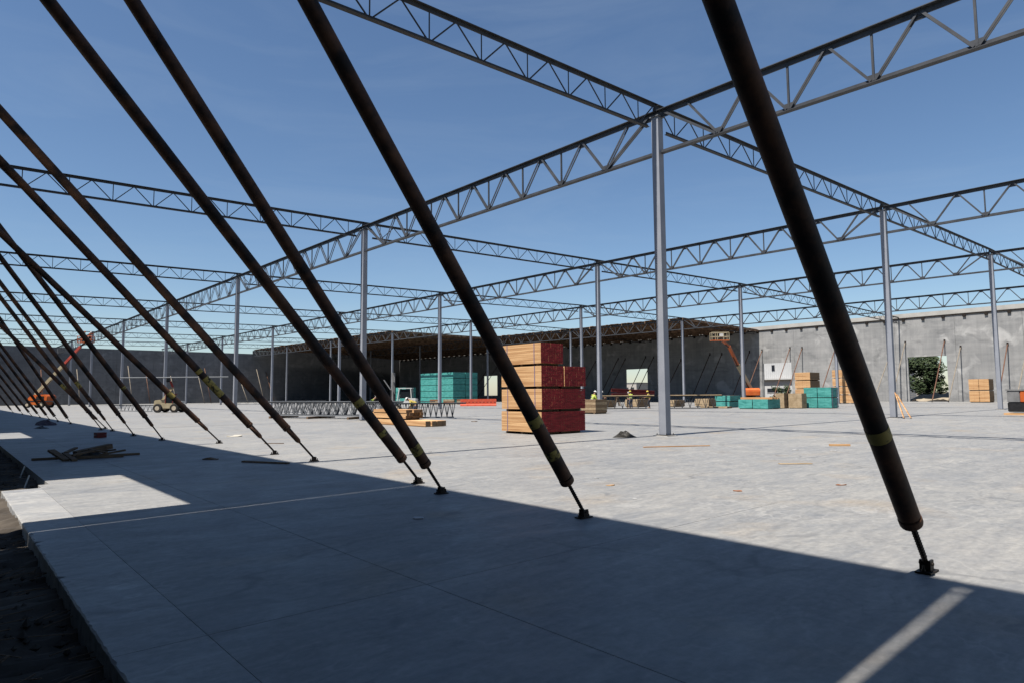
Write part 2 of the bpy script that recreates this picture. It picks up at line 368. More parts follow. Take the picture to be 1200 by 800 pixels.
o = k2.build('straw_litter', 'oldwood'); o['kind'] = 'stuff'; tag(o, 'thin straw and splinters strewn over the dirt strip', 'litter')
# ------------------------------------------------------------------ walls
def panel(axis, a0, a1, z0, z1, t0, t1, hole=None):
    """concrete panel, extent a0..a1 along axis, thickness t0..t1, optional hole (h0,h1,hz0,hz1)"""
    As = [a0, a1]; Zs = [z0, z1]
    if hole:
        As = [a0, hole[0], hole[1], a1]; Zs = sorted(set([z0, hole[2], hole[3], z1]))
    na, nz = len(As)-1, len(Zs)-1
    solid = lambda i, k: 0 <= i < na and 0 <= k < nz and not (hole and i == 1 and hole[2] <= (Zs[k]+Zs[k+1])/2 <= hole[3])
    def P(a, t, z): return (t, a, z) if axis == 'y' else (a, t, z)
    mb = MB()
    for i in range(na):
        for k in range(nz):
            if not solid(i, k): continue
            A, B, C, D = As[i], As[i+1], Zs[k], Zs[k+1]
            mb.add([P(A, t0, C), P(B, t0, C), P(B, t0, D), P(A, t0, D)], [(0, 1, 2, 3)])
            mb.add([P(A, t1, C), P(B, t1, C), P(B, t1, D), P(A, t1, D)], [(3, 2, 1, 0)])
            for cond, q in ((not solid(i-1, k), [(A, C), (A, D)]), (not solid(i+1, k), [(B, C), (B, D)]), (not solid(i, k-1), [(A, C), (B, C)]), (not solid(i, k+1), [(A, D), (B, D)])):
                if cond:
                    (u, w), (u2, w2) = q
                    mb.add([P(u, t0, w), P(u2, t0, w2), P(u2, t1, w2), P(u, t1, w)], [(0, 1, 2, 3)])
    return mb

rw = thing('concrete_wall', 'long tilt-up concrete wall on the right, half sunlit and half under the roof', 'wall', (0, 0, 0))
ys = [-33, -25, -17, -9, -.8, 7.1, 15.0, 22.9, 30.8, 38.7, 46.6, 54.2, 61.5, 68.6, 77, 85, 93, 101, 109, 117, 125.5, 134, 142.5, 151, 159, 167.26]
holes = {38.7: (39.3, 44.4, -.6, 6.62), 15.0: (16.2, 21.3, -.6, 6.62), 68.6: (69.75, 75.4, 2.35, 6.62), 117: (118.3, 124.0, 1.3, 6.5)}
for a, b in zip(ys, ys[1:]):
    panel('y', a+.012, b-.012, -.6, 13.15, WX, WX+.26, holes.get(a)).build('wall_panel', 'wall', rw)
k = MB(); k.box(WX-.012, -33, wall_z(0)+.12, WX-.002, 166.9, 13.14); k.build('parapet_band', 'parapet', rw)
k = MB(); k.box(WX-.11, -33, wall_z(0)-.09, WX-.014, 166.9, wall_z(0)+.09); k.build('ledger', 'iron', rw)
y = -25.6
while y < 166:
    k = MB(); k.box(WX-.2, y-.2, wall_z(0)-.42, WX-.001, y+.2, wall_z(0)-.1); k.build('joist_seat', 'iron', rw); y += 2.62

ew = thing('concrete_wall', 'shaded grey concrete wall closing the far left end of the site', 'wall')
xs = [-20, -12, -4, 4, 12, 20, 28, 36.2, 44.2, 53, 61, 69, 77, 84, 90.35]
for a, b in zip(xs, xs[1:]):
    panel('x', a+.012, b-.012, -.6, 13.1 if a < 44 else 13.95, 167.0, 167.26).build('wall_panel', 'wall_shaded', ew)

lw = thing('concrete_wall', 'near concrete wall at the left edge, held by the big pipe braces', 'wall')
yl = [(-45, -36.5, None), (-36.5, -28.5, None), (-28.5, -20.5, None), (-20.5, -12.847, None), (-12.803, -4.992, None), (-4.97, 2.4, (-4.2, .52, -.6, 6.75)), (2.4, 9.5, None), (9.5, 16.3, None), (16.3, 23.2, (17.0, 22.2, -.6, 6.75))]
yl += [(23.2+7.6*i, 30.8+7.6*i, None) for i in range(18)] + [(160.0, 166.95, None)]
for a, b, h in yl:
    open_ = (-12.847, -12.803, -4.992, -4.97)      # joints left open: sunlight slips through
    panel('y', a+(0 if a in open_ else .0005), b-(0 if b in open_ else .0005), -.6, 13.0, LWX-.2, LWX, h).build('wall_panel', 'wall', lw)
k = MB(); k.box(LWX-.19, -12.847, 12.965, LWX-.02, -12.803, 13.0); k.box(LWX-.06, -12.847, 12.33, LWX-.03, -12.803, 12.36); k.build('tie_plate', 'iron', lw)

# ------------------------------------------------------------------ columns
rown = ['nearest column row', 'second column row', 'third column row', 'row by the right wall']
def column(i, j):
    x, y = GX[j], GY[i]; H = top(j, y)
    if (i, j) == (0, 0): lab = 'tallest grey steel column standing right of the red and tan lumber stack'
    elif (i, j) == (0, 1): lab = 'grey steel column with wooden planks leaning on its foot'
    else: lab = 'grey square steel column, %s from the right in the %s' % (ORD[i], rown[j])
    t = thing('steel_column', lab, 'column', (x, y, 0), 0, 'steel columns of the roof frame')
    s = .15 if j == 0 or i < 2 else .15
    k = MB(); k.box(-s, -s, .045, s, s, H-.03); o = k.build('shaft', 'column', t); bevel(o, .006, 1)
    k = MB(); k.box(-.24, -.24, .022, .24, .24, .045); k.build('base_plate', 'iron', t)
    if i < 2 or j < 1:
        k = MB(); k.box(-.3, -.3, .001, .3, .3, .022); k.build('grout_pad', 'grout', t)
    k = MB(); k.box(-.2, -.2, H-.03, .2, .2, H); k.build('cap_plate', 'steel', t)
    if i == 0 and j == 0:
        for sx in (-1, 1):
            for sy in (-1, 1):
                k = MB(); k.tube((sx*.2, sy*.2, .045), (sx*.2, sy*.2, .1), .014, 6); k.build('anchor_bolt', 'iron', t)
for j in range(4):
    for i in range(7):
        column(i, j)

# ------------------------------------------------------------------ girders (along the rows)
def dbl_angle(w, h, t, flip=1):   # two angles back to back with flange outwards
    return [(-w/2, 0), (w/2, 0), (w/2, -t*flip), (t, -t*flip), (t, -h*flip), (-t, -h*flip), (-t, -t*flip), (-w/2, -t*flip)][::(1 if flip == 1 else -1)]
def girder(i, j, detail):
    """span from GY[i] to GY[i+1]; i=-1 leaves the picture at the right"""
    y0, y1 = (GY[i], GY[i+1]) if i >= 0 else (-22.2, 0)
    x = GX[j]; T = lambda y: top(j, y); L = y1-y0
    lab = '%s grey truss girder from the right on the %s' % (ORD[i+1], rown[j])
    if j == 0 and i == 0: lab = 'grey truss girder running left from the tallest column'
    if j == 0 and i == -1: lab = 'grey truss girder from the tallest column to the upper right corner'
    t = thing('truss_girder', lab, 'girder', (x, y0, 0), 0, 'truss girders along the column rows')
    zt = lambda y: T(y0+y)+.21        # top of top chord
    zb = lambda y: T(y0+y)-1.42
    e = .02
    k = MB(); k.extrude(dbl_angle(.30, .19, .022), (0, e, zt(e)), (0, L-e, zt(L-e))); k.build('top_chord', 'girder', t)
    b0 = .17 if i >= 0 or True else 0
    k = MB(); k.extrude(dbl_angle(.22, .13, .02, -1), (0, b0, zb(b0)), (0, L-b0, zb(L-b0))); k.build('bottom_chord', 'girder', t)
    n = 8
    nodes = [2.5 + (L-5.0)/(n-1)*q for q in range(n)]
    tops = [(nodes[q]+nodes[q+1])/2 for q in range(n-1)]
    members = []
    def dia(ya, za, yb, zb_, w=.06, name='diagonal_web'):
        mb = MB()
        for sx in (-.055, .055): mb.beam((sx, ya, za), (sx, yb, zb_), .028, w, (1, 0, 0) if False else (0, 0, 1))
        members.append((name, mb))
    def ver(ya, za, zb_):
        mb = MB(); mb.beam((0, ya, za), (0, ya, zb_), .06, .06, (0, 1, 0)); members.append(('vertical_web', mb))
    for q, ny in enumerate(nodes):
        zbn = zb(ny)+.07
        if q == 0:
            dia(.35, zt(.35)-.12, ny-.08, zbn, .085); dia(1.35, zt(1.35)-.12, ny-.02, zbn)
        else:
            dia(tops[q-1]+.06, zt(tops[q-1])-.12, ny-.06, zbn)
        if q == n-1:
            dia(L-.35, zt(L-.35)-.12, ny+.08, zbn, .085); dia(L-1.35, zt(L-1.35)-.12, ny+.02, zbn)
        else:
            dia(tops[q]-.06, zt(tops[q])-.12, ny+.06, zbn, .075)
        if 0 < q < n-1: ver(ny, zbn, zt(ny)-.1)
    if i <= 1:
        for ny in nodes:
            k = MB(); z_ = zb(ny); k.box(-.012, ny-.16, z_+.13, .012, ny+.16, z_+.26); k.build('gusset_plate', 'girder', t)
        for ny in tops+[.35, L-.35]:
            k = MB(); z_ = zt(ny); k.box(-.012, ny-.16, z_-.30, .012, ny+.16, z_-.19); k.build('gusset_plate', 'girder', t)
    if detail:
        for nm, mb in members: mb.build(nm, 'girder', t)
    else:
        allm = MB()
        for nm, mb in members: allm.add(mb.v, mb.f)
        allm.build('web_members', 'girder', t, kind='stuff')
    return t
for j in range(4):
    for i in range(-1, 7):
        if j == 3 and i == -1: continue
        if i+1 < len(GY): girder(i, j, i <= 2)

# ------------------------------------------------------------------ joists across the rows
def roofed(i, seg):    # seg: 0 wall-C, 1 C-D, 2 D-E, 3 E-F, 4 F-wall
    return (seg == 4 and i >= 2) or (seg == 3 and i >= 4)
segn = ['left of the nearest column row', 'between the nearest and second column rows', 'between second and third column rows', 'between third and fourth column rows', 'reaching the sunlit right wall']
def joist(i, seg, detail):
    y = GY[i]
    xa = LWX if seg == 0 else GX[seg-1]; xb = GX[seg] if seg < 4 else WX-.12
    za = (top(0, y)+.02*LWX if seg == 0 else top(seg-1, y)) + .46
    zb_ = (top(seg, y) if seg < 4 else wall_z(y)-.2) + .46
    L = xb-xa
    if (i, seg) == (0, 0): lab = 'dark open-web joist crossing the top of the sky toward the tallest column'
    elif (i, seg) == (0, 1): lab = 'dark open-web joist from the tallest column to the plank-leaned column'
    else: lab = 'dark open-web joist of the %s crosswise line, %s' % (ORD[i], segn[seg])
    t = thing('open_web_joist', lab, 'joist', (xa, y, 0), 0, 'open-web joists across the column rows')
    Z = lambda x: za+(zb_-za)*x/L
    k = MB(); k.extrude(dbl_angle(.20, .13, .02), (.01, 0, Z(0)), (L-.01, 0, Z(L))); k.build('top_chord', 'joist', t)
    k = MB(); k.extrude(dbl_angle(.15, .10, .016, -1), (.55, 0, Z(.55)-.98), (L-.55, 0, Z(L-.55)-.98)); k.build('bottom_chord', 'joist', t)
    for xx in (.08, L-.08):
        k = MB(); k.box(xx-.07, -.07, Z(xx)-.245, xx+.07, .07, Z(xx)-.131); k.build('seat', 'joist', t)
    n = 11; nodes = [1.1+(L-2.2)/(n-1)*q for q in range(n)]
    mem = []
    for q in range(n):
        nx = nodes[q]; zbn = Z(nx)-.93
        l = nodes[q-1] if q else -.7; r = nodes[q+1] if q < n-1 else L+.7
        for nm, tx in (('diagonal_web', max(.12, (nx+l)/2)), ('diagonal_web', min(L-.12, (nx+r)/2))):
            mb = MB(); mb.tube((tx, 0, Z(tx)-.08), (nx+(.05 if tx > nx else -.05), 0, zbn), .024, 6); mem.append((nm, mb))
        mb = MB(); mb.tube((nx, 0, Z(nx)-.08), (nx, 0, zbn), .02, 6); mem.append(('vertical_web', mb))
    if detail:
        for nm, mb in mem: mb.build(nm, 'joist', t)
    else:
        a = MB()
        for nm, mb in mem: a.add(mb.v, mb.f)
        a.build('web_members', 'joist', t, kind='stuff')
for i in range(7):
    for seg in range(5):
        if roofed(i, seg) and i > 4: continue
        if seg == 4 and i == 0: continue
        joist(i, seg, i <= 1)

# ------------------------------------------------------------------ finished roof areas
def roof(name, lab, xa, xb, zfa, zfb, y0, y1, n):
    t = thing(name, lab, 'roof', (0, 0, 0), 0, 'roofed areas at the back')
    w = (y1-y0)/n
    for q in range(n):
        a, b = y0+q*w+.01, y0+(q+1)*w-.01
        k = MB()
        vs = [(x, y, z(y)+dz) for dz in (0, .03) for x, y, z in ((xa-.25, a, zfa), (xb, a, zfb), (xb, b, zfb), (xa-.25, b, zfa))]
        k.add(vs, [(0, 3, 2, 1), (4, 5, 6, 7), (0, 1, 5, 4), (1, 2, 6, 5), (2, 3, 7, 6), (3, 0, 4, 7)]); k.build('deck_panel', 'ply', t)
        yy = y0+q*w
        k = MB(); k.beam((xa-.32, yy, zfa(yy)-.17), (xb, yy, zfb(yy)-.17), .12, .33); k.build('purlin', 'purlin', t)
        k = MB()
        for s_ in range(1, 4):
            ys_ = yy+w*s_/4
            k.beam((xa-.2, ys_, zfa(ys_)-.06), (xb, ys_, zfb(ys_)-.06), .05, .11)
        k.build('sub_purlins', 'purlin', t, kind='stuff')
    k = MB()
    for q in range(3, int((y1-y0)/w*3)):          # uneven plywood lips and blocking along the open edge
        yy = y0+q*w/3+random.uniform(-.2, .2)
        if random.random() < .45 and yy < y1-.5: k.box(xa-.30-random.uniform(0, .2), yy, zfa(yy)+.032, xa+.3, yy+random.uniform(.3, .9), zfa(yy)+.06+random.uniform(0, .05))
    k.build('edge_blocking', 'purlin', t, kind='stuff')
zE = lambda y: top(2, y)+.40
zF = lambda y: top(3, y)+.40
zW = lambda y: wall_z(y)+.12
roof('roof_deck', 'brown timber roof deck over the dark back right part of the site', GX[3], WX-.13, zF, zW, 45.0, 166.9, 50)
roof('roof_deck', 'smaller brown timber roof deck jutting out toward the left end', GX[2], GX[3]-.26, zE, zF, 93.5, 166.9, 30)

# ------------------------------------------------------------------ big braces on the near wall
def brace(bx, by, ang, lab, band=None, sleeve=False, r=.084, mat='pipe', wallx=LWX, grp='pipe braces propping the near wall', simple=False, band2=None, topz=None):
    d = Vector((-math.cos(R(ang)), 0, math.sin(R(ang))))
    if wallx > bx: d.x = -d.x
    L = abs((wallx-bx)/d.x)
    t = thing('wall_brace', lab, 'brace', (bx, by, 0), 0, grp)
    o0 = Vector((0, 0, .07))
    f = MB(); f.box(-.10, -.06, .004, .10, .06, .018)
    for sy in (-.034, .034): f.box(-.04, sy-.008, .018, .04, sy+.008, .105)
    f.tube((0, -.055, .075), (0, .055, .075), .012, 8); f.box(-.03, -.026, .018, .03, .026, .09); f.build('foot_shoe', 'iron', t)
    if not simple:
        for sx in (-.08, .08):
            k = MB(); k.lathe((sx, 0, .022), (0, 0, 1), [(0, .018), (.018, .018), (.018, .009), (.05, .009)], 6); k.build('anchor_bolt', 'iron', t)
    s0 = .52 if not simple else .4
    k = MB(); k.tube(o0, o0+d*(s0+.1), .021, 8)
    if not simple:
        n = 14
        for q in range(n): k.lathe(o0+d*(.08+q*.03), d, [(0, .021), (.008, .026), (.016, .021)], 8)
    k.build('jack_screw', 'iron', t, smooth=False)
    s1 = s0
    if sleeve:
        k = MB(); k.lathe(o0+d*s0, d, [(0, .03), (.06, .055), (.5, .06)], 12); k.build('inner_pipe', mat, t, smooth=True); s1 = s0+.48
    k = MB(); k.lathe(o0+d*(s1-.07), d, [(0, .03), (.0, r*.80), (.015, r*1.0), (.03, r*1.05), (.075, r*1.05), (.085, r*1.0)], 20); k.build('end_collar', mat, t, smooth=False)
    k = MB(); k.tube(o0+d*(s1+.03), o0+d*(L-.18), r, 20, caps=False); k.build('pipe', mat, t, smooth=True)
    k = MB(); e = o0+d*(L-.22); w = wallx-bx
    sg = 1 if w > 0 else -1
    k.box(min(w-sg*.004, w-sg*.03), -.12, e.z-.15, max(w-sg*.004, w-sg*.03), .12, e.z+.35); k.beam(e, o0+d*(L-.04), .05, .1); k.build('wall_shoe', 'iron', t)
    for bb in (band, band2):
        if bb: 
            p, ln = bb
            k = MB(); k.tube(o0+d*(s1+p), o0+d*(s1+p+ln), r+.0025, 20, caps=False); k.build('label_band', 'label', t, smooth=True, label='worn yellow label band')
    return t
BR = [(-13.21, -12.19, 51.8, 'nearest dark pipe brace, landing at the lower right of the floor', (.85, .11), False, None),
      (-13.50, -8.59, 54.6, 'dark pipe brace passing in front of the red and tan lumber stack', (.33, .12), False, (.8, .12)),
      (-13.63, -5.76, 54.1, 'right one of two close pipe braces landing on the shadow edge near centre', (.18, .16), False, None),
      (-13.25, -4.52, 49.4, 'left one of two close pipe braces near centre, two yellow bands', (.52, .09), False, (1.17, .12)),
      (-12.89, .43, 47.45, 'rusty pipe brace with a stepped thinner foot, left of the white cord end', None, True, None),
      (-12.86, 2.89, 47.15, 'rusty pipe brace with a long yellow sticker, foot fully in the sun', (1.0, .6), True, (1.75, .1)),
      (-12.59, 8.28, 45.26, 'rusty pipe brace with short yellow tape, flattest of the sunlit feet', (1.0, .22), True, None),
      (-13.55, 11.42, 54.6, 'dark pipe brace beside a small pale scrap on the sunny floor', (1.1, .1), True, None),
      (-13.7, 15.2, 55.6, 'dark pipe brace just behind the small red box on the shaded floor', None, True, None),
      (-13.55, 20.26, 55.5, 'right one of a crossing pair of pipe braces past the red box', (1.3, .3), True, None),
      (-13.75, 21.79, 55.6, 'left one of a crossing pair of pipe braces past the red box', None, True, None),
      (-13.35, 23.24, 48.0, 'flatter pipe brace whose yellow-banded foot crosses its two neighbours', (1.5, .3), True, None),
      (-13.7, 31.8, 59.0, 'steep distant pipe brace in front of the orange lift base', None, False, None),
      (-13.7, 37.3, 56.6, 'distant pipe brace second left of the orange lift base', None, False, None),
      (-13.7, 41.9, 57.0, 'distant pipe brace third left of the orange lift base', None, False, None),
      (-13.6, 48.5, 56.0, 'far pipe brace near the left picture edge, fourth left of the orange lift', None, False, None),
      (-13.6, 55.0, 56.0, 'far pipe brace near the left picture edge, fifth left of the orange lift', None, False, None),
      (-13.6, 63.0, 56.0, 'far pipe brace near the left picture edge, sixth left of the orange lift', None, False, None),
      (-13.6, 74.0, 56.0, 'farthest pipe brace visible at the left picture edge', None, False, None)]
for bx, by, an, lab, band, sl, b2 in BR:
    brace(bx, by, an, lab, band, sl, band2=b2, simple=by > 25)

# braces of the right wall (sunlit part, then shaded part) and of the end wall
rb = [(44.5, 8.9, 0), (39.4, 9.0, 0), (37.3, 8.9, 0), (31.9, 8.3, 0), (23.9, 6.6, 1), (21.5, 8.8, 1), (16.35, 8.7, 0), (14.4, 7.7, 1), (8.9, 7.8, 0), (7.0, 6.2, 1)]
rl = ['red-brown brace at the left jamb of the opening onto the white building', 'red-brown brace at the right jamb of the opening onto the white building', 'red-brown brace just right of the opening onto the white building', 'red-brown brace between the tan lumber stacks and the thick dark pipe', 'short tan brace left of the column with leaning planks', 'tan brace at the left jamb of the opening with the tree', 'red-topped brace at the right jamb of the opening with the tree', 'tan brace just right of the opening with the tree', 'red-brown brace behind the third row column at far right', 'short brace at the right picture edge above the orange bin']
for (yy, z, mt), lab in zip(rb, rl):
    ang = math.degrees(math.atan2(z, 6.9)); brace(WX-6.9, yy, ang, lab, None, False, .07, ('pipe_red', 'pipe_tan')[mt], WX, 'braces on the sunlit right wall', True)
db = [(46.9, 8.8), (52.5, 8.7), (55.0, 8.8), (61.5, 8.0), (68.1, 8.8), (70.1, 9.0), (75.5, 8.8), (77.4, 9.0), (84, 8.6), (91, 8.6), (100, 8.6), (108, 8.6), (118.6, 8.6), (122, 8.6)]
for n_, (yy, z) in enumerate(db):
    ang = math.degrees(math.atan2(z, 6.9)); brace(WX-6.9, yy, ang, 'dark brace on the shaded wall under the roof, %s from the right' % ORD[n_], None, False, .07, 'pipe', WX, 'braces on the shaded wall', True)
eb = [(14.4, 9.2), (18.1, 8.9), (23.9, 6.9), (30.3, 7.6), (31.9, 9.0), (41.0, 6.0), (45.3, 9.0), (47.9, 8.3), (-2.8, 8), (4.0, 8.2)]
def end_brace(xx, z, n_):
    L = math.hypot(5.8, z); ang = math.degrees(math.atan2(z, 5.8))
    t = thing('wall_brace', 'pale brace leaning on the far left end wall, %s from the left' % ORD[n_], 'brace', (xx+.2, 167-5.8, 0), 0, 'braces on the far left end wall')
    d = Vector((-.2, 5.8, z)).normalized()
    k = MB(); k.tube(d*.35+Vector((0, 0, .08)), d*(L-.05), .075, 10); k.build('pipe', 'pipe_tan' if n_ % 3 else 'pipe_red', t, smooth=True)
    k = MB(); k.tube((0, 0, .08), d*.45, .025, 6); k.build('jack_screw', 'iron', t)
    k = MB(); k.box(-.08, -.11, .004, .08, .11, .14); k.build('foot_shoe', 'iron', t)
for n_, (xx, z) in enumerate(sorted(eb)): end_brace(xx, z, n_)

# ------------------------------------------------------------------ lumber and board bundles
def bundle(name, lab, cat, x, y, z, dx, dy, h, nl, nx, ny, mx, my, mt, grp, dun=.09, strap=True, jit=.02):
    """boards along y if ny==1 (ends on +-y), else boards along x. mx: material of +-x faces, my: +-y faces, mt: top"""
    t = thing(name, lab, cat, (x, y, z), 0, grp)
    k = MB(); H = h-dun; lh = H/nl
    ms = [mt, mt, my, my, mx, mx]
    for l in range(nl):
        for a in range(nx):
            for b in range(ny):
                if 0 < a < nx-1 and 0 < b < ny-1 and l < nl-1: continue
                j1 = random.uniform(0, jit); j2 = random.uniform(0, jit); jx = random.uniform(0, jit*.3)
                x0 = -dx/2+dx*a/nx+.003+(jx if a == 0 else 0); x1 = -dx/2+dx*(a+1)/nx-.003-(jx if a == nx-1 else 0)
                y0 = -dy/2+dy*b/ny+(j1 if b == 0 else .003); y1 = -dy/2+dy*(b+1)/ny-(j2 if b == ny-1 else .003)
                k.box(x0, y0, dun+l*lh+.003, x1, y1, dun+(l+1)*lh-.001, ms=ms)
    k.build('boards', None, t, kind='stuff')
    if dun > .02:
        for q in (-.38, 0, .38):
            k = MB()
            if dy >= dx: k.box(-dx/2+.05, dy*q-.05, .002, dx/2-.05, dy*q+.05, dun)
            else: k.box(dx*q-.05, -dy/2+.05, .002, dx*q+.05, dy/2-.05, dun)
            k.build('dunnage', 'oldwood', t)
    if strap:
        for q in (-.34, .34):
            k = MB(); e = .006
            if ny == 1:
                yy = dy*q; k.box(-dx/2-e, yy-.02, dun, dx/2+e, yy+.02, h+e)
            else:
                xx = dx*q; k.box(xx-.02, -dy/2-e, dun, xx+.02, dy/2+e, h+e)
            k.build('strap', 'strap', t)
    return t
G1 = 'red-ended lumber bundles in the tall central stack'
lv = ['bottom', 'second', 'third', 'top']
for l in range(4):
    bundle('lumber_bundle', 'tan lumber bundle with red ends, %s of the left column of the central stack' % lv[l], 'lumber bundle', -2.10+random.uniform(-.012, .012), 4.65+random.uniform(-.04, .04), l*.855, 1.18, 2.3, .853, 11, 9, 1, 'lumber', 'redend', 'lumber', G1, jit=.007)
for l in range(3):
    bundle('lumber_bundle', 'red-ended lumber bundle, %s of the lower right column of the central stack' % ['bottom', 'middle', 'top'][l], 'lumber bundle', -.905+random.uniform(-.012, .012), 4.65+random.uniform(-.04, .04), l*.855, 1.18, 2.3, .853, 11, 9, 1, 'lumber', 'redend', 'lumber', G1, jit=.007)

# long timbers on the floor
t = thing('timber', 'x', 'timber'); bpy.data.objects.remove(t)
for q in range(4):
    k = MB(); k.box(-.14, -2.6, .0, .14, 2.4-random.uniform(0, .3), .26, ms=['lumber', 'lumber', 'lumber_end', 'lumber_end', 'lumber', 'lumber'])
    o = k.build('long_timber', None); o.location = (-1.86+q*.3, 14.75+random.uniform(-.1, .15), .02); bevel(o, .012, 1)
    tag(o, 'long square timber lying on the floor left of the central stack, %s from the left' % ORD[q], 'timber', 'long timbers in the low floor pile')
bundle('lumber_bundle', 'bundle of timbers with dark brown ends on top of the low floor pile', 'lumber bundle', -1.45, 15.75, .29, 1.05, 3.5, .5, 3, 5, 1, 'lumber', 'oldwood', 'lumber', 'low lumber piles on the floor', .06, False, .2)

# teal wrapped bundles
G2 = 'teal board bundles of the big back stack'
for cx in range(3):
    for cz in range(6):
        pass
nn = 0
for cy in range(2):
    for cx in range(2):
        for cz in range(5):
            nn += 1
            bundle('board_bundle', 'teal bundle in the big back stack, %s, %s level' % (['front left', 'front right', 'back left', 'back right'][cy*2+cx], ORD[cz]), 'board bundle',
                   49.3+cx*2.75, 81.8+cy*5.2, cz*1.10, 2.65, 5.1, 1.09, 4, 1, 2, 'teal', 'teal', 'teal', G2, .07, False, .03)
for cz in range(3):
    bundle('board_bundle', 'teal board bundle in the small stack just left of the big one, %s level' % ORD[cz], 'board bundle', 47.2, 93.5, cz*1.0, 2.2, 3.6, .99, 4, 1, 2, 'teal', 'teal', 'teal', G2, .07, False)

# right hand material stacks
G3 = 'material bundles in front of the sunlit wall'
bundle('board_bundle', 'lower teal bundle nearest the roof shade, behind a tan board on the floor', 'board bundle', 42.4, 22.9, 0, 1.9, 1.55, .60, 3, 1, 2, 'teal', 'teal', 'osb', G3, .06, False)
bundle('board_bundle', 'upper teal bundle with tan top, nearest the roof shade', 'board bundle', 42.5, 22.9, .6, 2.1, 1.75, .62, 3, 1, 2, 'teal', 'teal', 'osb', G3, .08, False)
bundle('board_bundle', 'flat tan boards on the floor in front of the two-level teal bundles', 'board bundle', 38.6, 21.9, 0, .9, 3.0, .18, 2, 2, 1, 'osb', 'lumber_end', 'osb', G3, .02, False)
bundle('board_bundle', 'left half of the low teal row at the foot of a grey column', 'board bundle', 38.1, 18.0, 0, 1.7, 1.4, .88, 3, 1, 2, 'teal', 'teal', 'osb', G3, .06, False)
bundle('board_bundle', 'right half of the low teal row carrying loose planks', 'board bundle', 38.3, 16.45, 0, 2.3, 1.5, .90, 3, 1, 2, 'teal', 'teal', 'osb', G3, .06, False)
for q in range(4):
    k = MB(); k.box(-.12, -1.6, 0, .12, 1.6, .1 if q % 2 else .16, 'lumber'); o = k.build('loose_plank', None)
    o.location = (37.75+q*.3, 17.1+random.uniform(-.15, .15), .91); o.rotation_euler = (0, 0, random.uniform(-.05, .05))
    tag(o, 'loose tan plank on top of the low teal row, %s from the front' % ORD[q], 'plank', 'loose planks on the low teal row')
bundle('board_bundle', 'narrow tan sheathing bundle standing right of the low teal row', 'board bundle', 41.0, 16.25, 0, 1.1, .85, 1.42, 6, 1, 1, 'osb', 'lumber_end', 'osb', G3, .05, False)
bundle('board_bundle', 'wide tan sheathing bundle between narrow tan bundle and big teal block', 'board bundle', 41.6, 15.1, 0, 1.0, 1.3, 1.40, 6, 1, 1, 'osb', 'osb', 'osb', G3, .05, False)
for cz in range(2):
    for cy in range(2):
        bundle('board_bundle', 'teal bundle in the big block right of the tan boxes, %s %s' % (['lower', 'upper'][cz], ['right', 'left'][cy]), 'board bundle', 43.3, 13.0+cy*1.3, cz*.97, 1.5, 1.26, .96, 4, 1, 2, 'teal', 'teal', 'teal', G3, .06, True)
for cz in range(4):
    bundle('lumber_bundle', 'tan lumber bundle in the stack behind the big teal block, %s level' % ORD[cz], 'lumber bundle', 54.6, 20.1, cz*.93, 2.4, 1.75, .92, 8, 1, 4, 'lumber', 'lumber_end', 'lumber', G3, .08, False)
for cz in range(4):
    bundle('lumber_bundle', 'tan lumber bundle half hidden behind the thick dark pipe, %s level' % ORD[cz], 'lumber bundle', 70.6, 22.5, cz*1.1, 1.6, 2.6, 1.09, 8, 1, 4, 'lumber', 'lumber_end', 'lumber', G3, .09, False)
for cz in range(2):
    for cy in range(2):
        bundle('lumber_bundle', 'tan lumber bundle of the square stack at the right wall, %s %s' % (['lower', 'upper'][cz], ['right', 'left'][cy]), 'lumber bundle', 83.2, 9.95+cy*1.12, cz*1.52, 2.2, 1.1, 1.5, 9, 1, 2, 'lumber', 'lumber_end', 'lumber', G3, .1, False)

# crate at second-row column
t = thing('wooden_crate', 'brown wooden crate at the foot of a column where hi-vis workers sit', 'crate', (18.4, 19.9, 0))
for q in range(5):
    k = MB(); k.box(-.65, -.75, .1+q*.2, .65, .75, .285+q*.2); k.build('board', 'osb' if q % 2 else 'lumber_end', t)
for s_ in (-.6, .6):
    k = MB(); k.box(-.66, s_-.06, 0, .66, s_+.06, .098); k.build('skid', 'oldwood', t)

# planks leaning on the plank column
for q, (ty, bx, by) in enumerate(((-.05, 21.0, -.75), (-.16, 21.15, -.95))):
    k = MB(); k.beam((21.6, -.17+q*-.09, 1.42-q*.1), (bx, by-q*.1, .03), .16, .05, (0, 1, 0), 'lumber'); o = k.build('leaning_plank', None)
    tag(o, ['longer tan plank leaning against the grey column foot', 'shorter tan plank leaning beside the longer one at the column foot'][q], 'plank', 'planks leaning on the column')

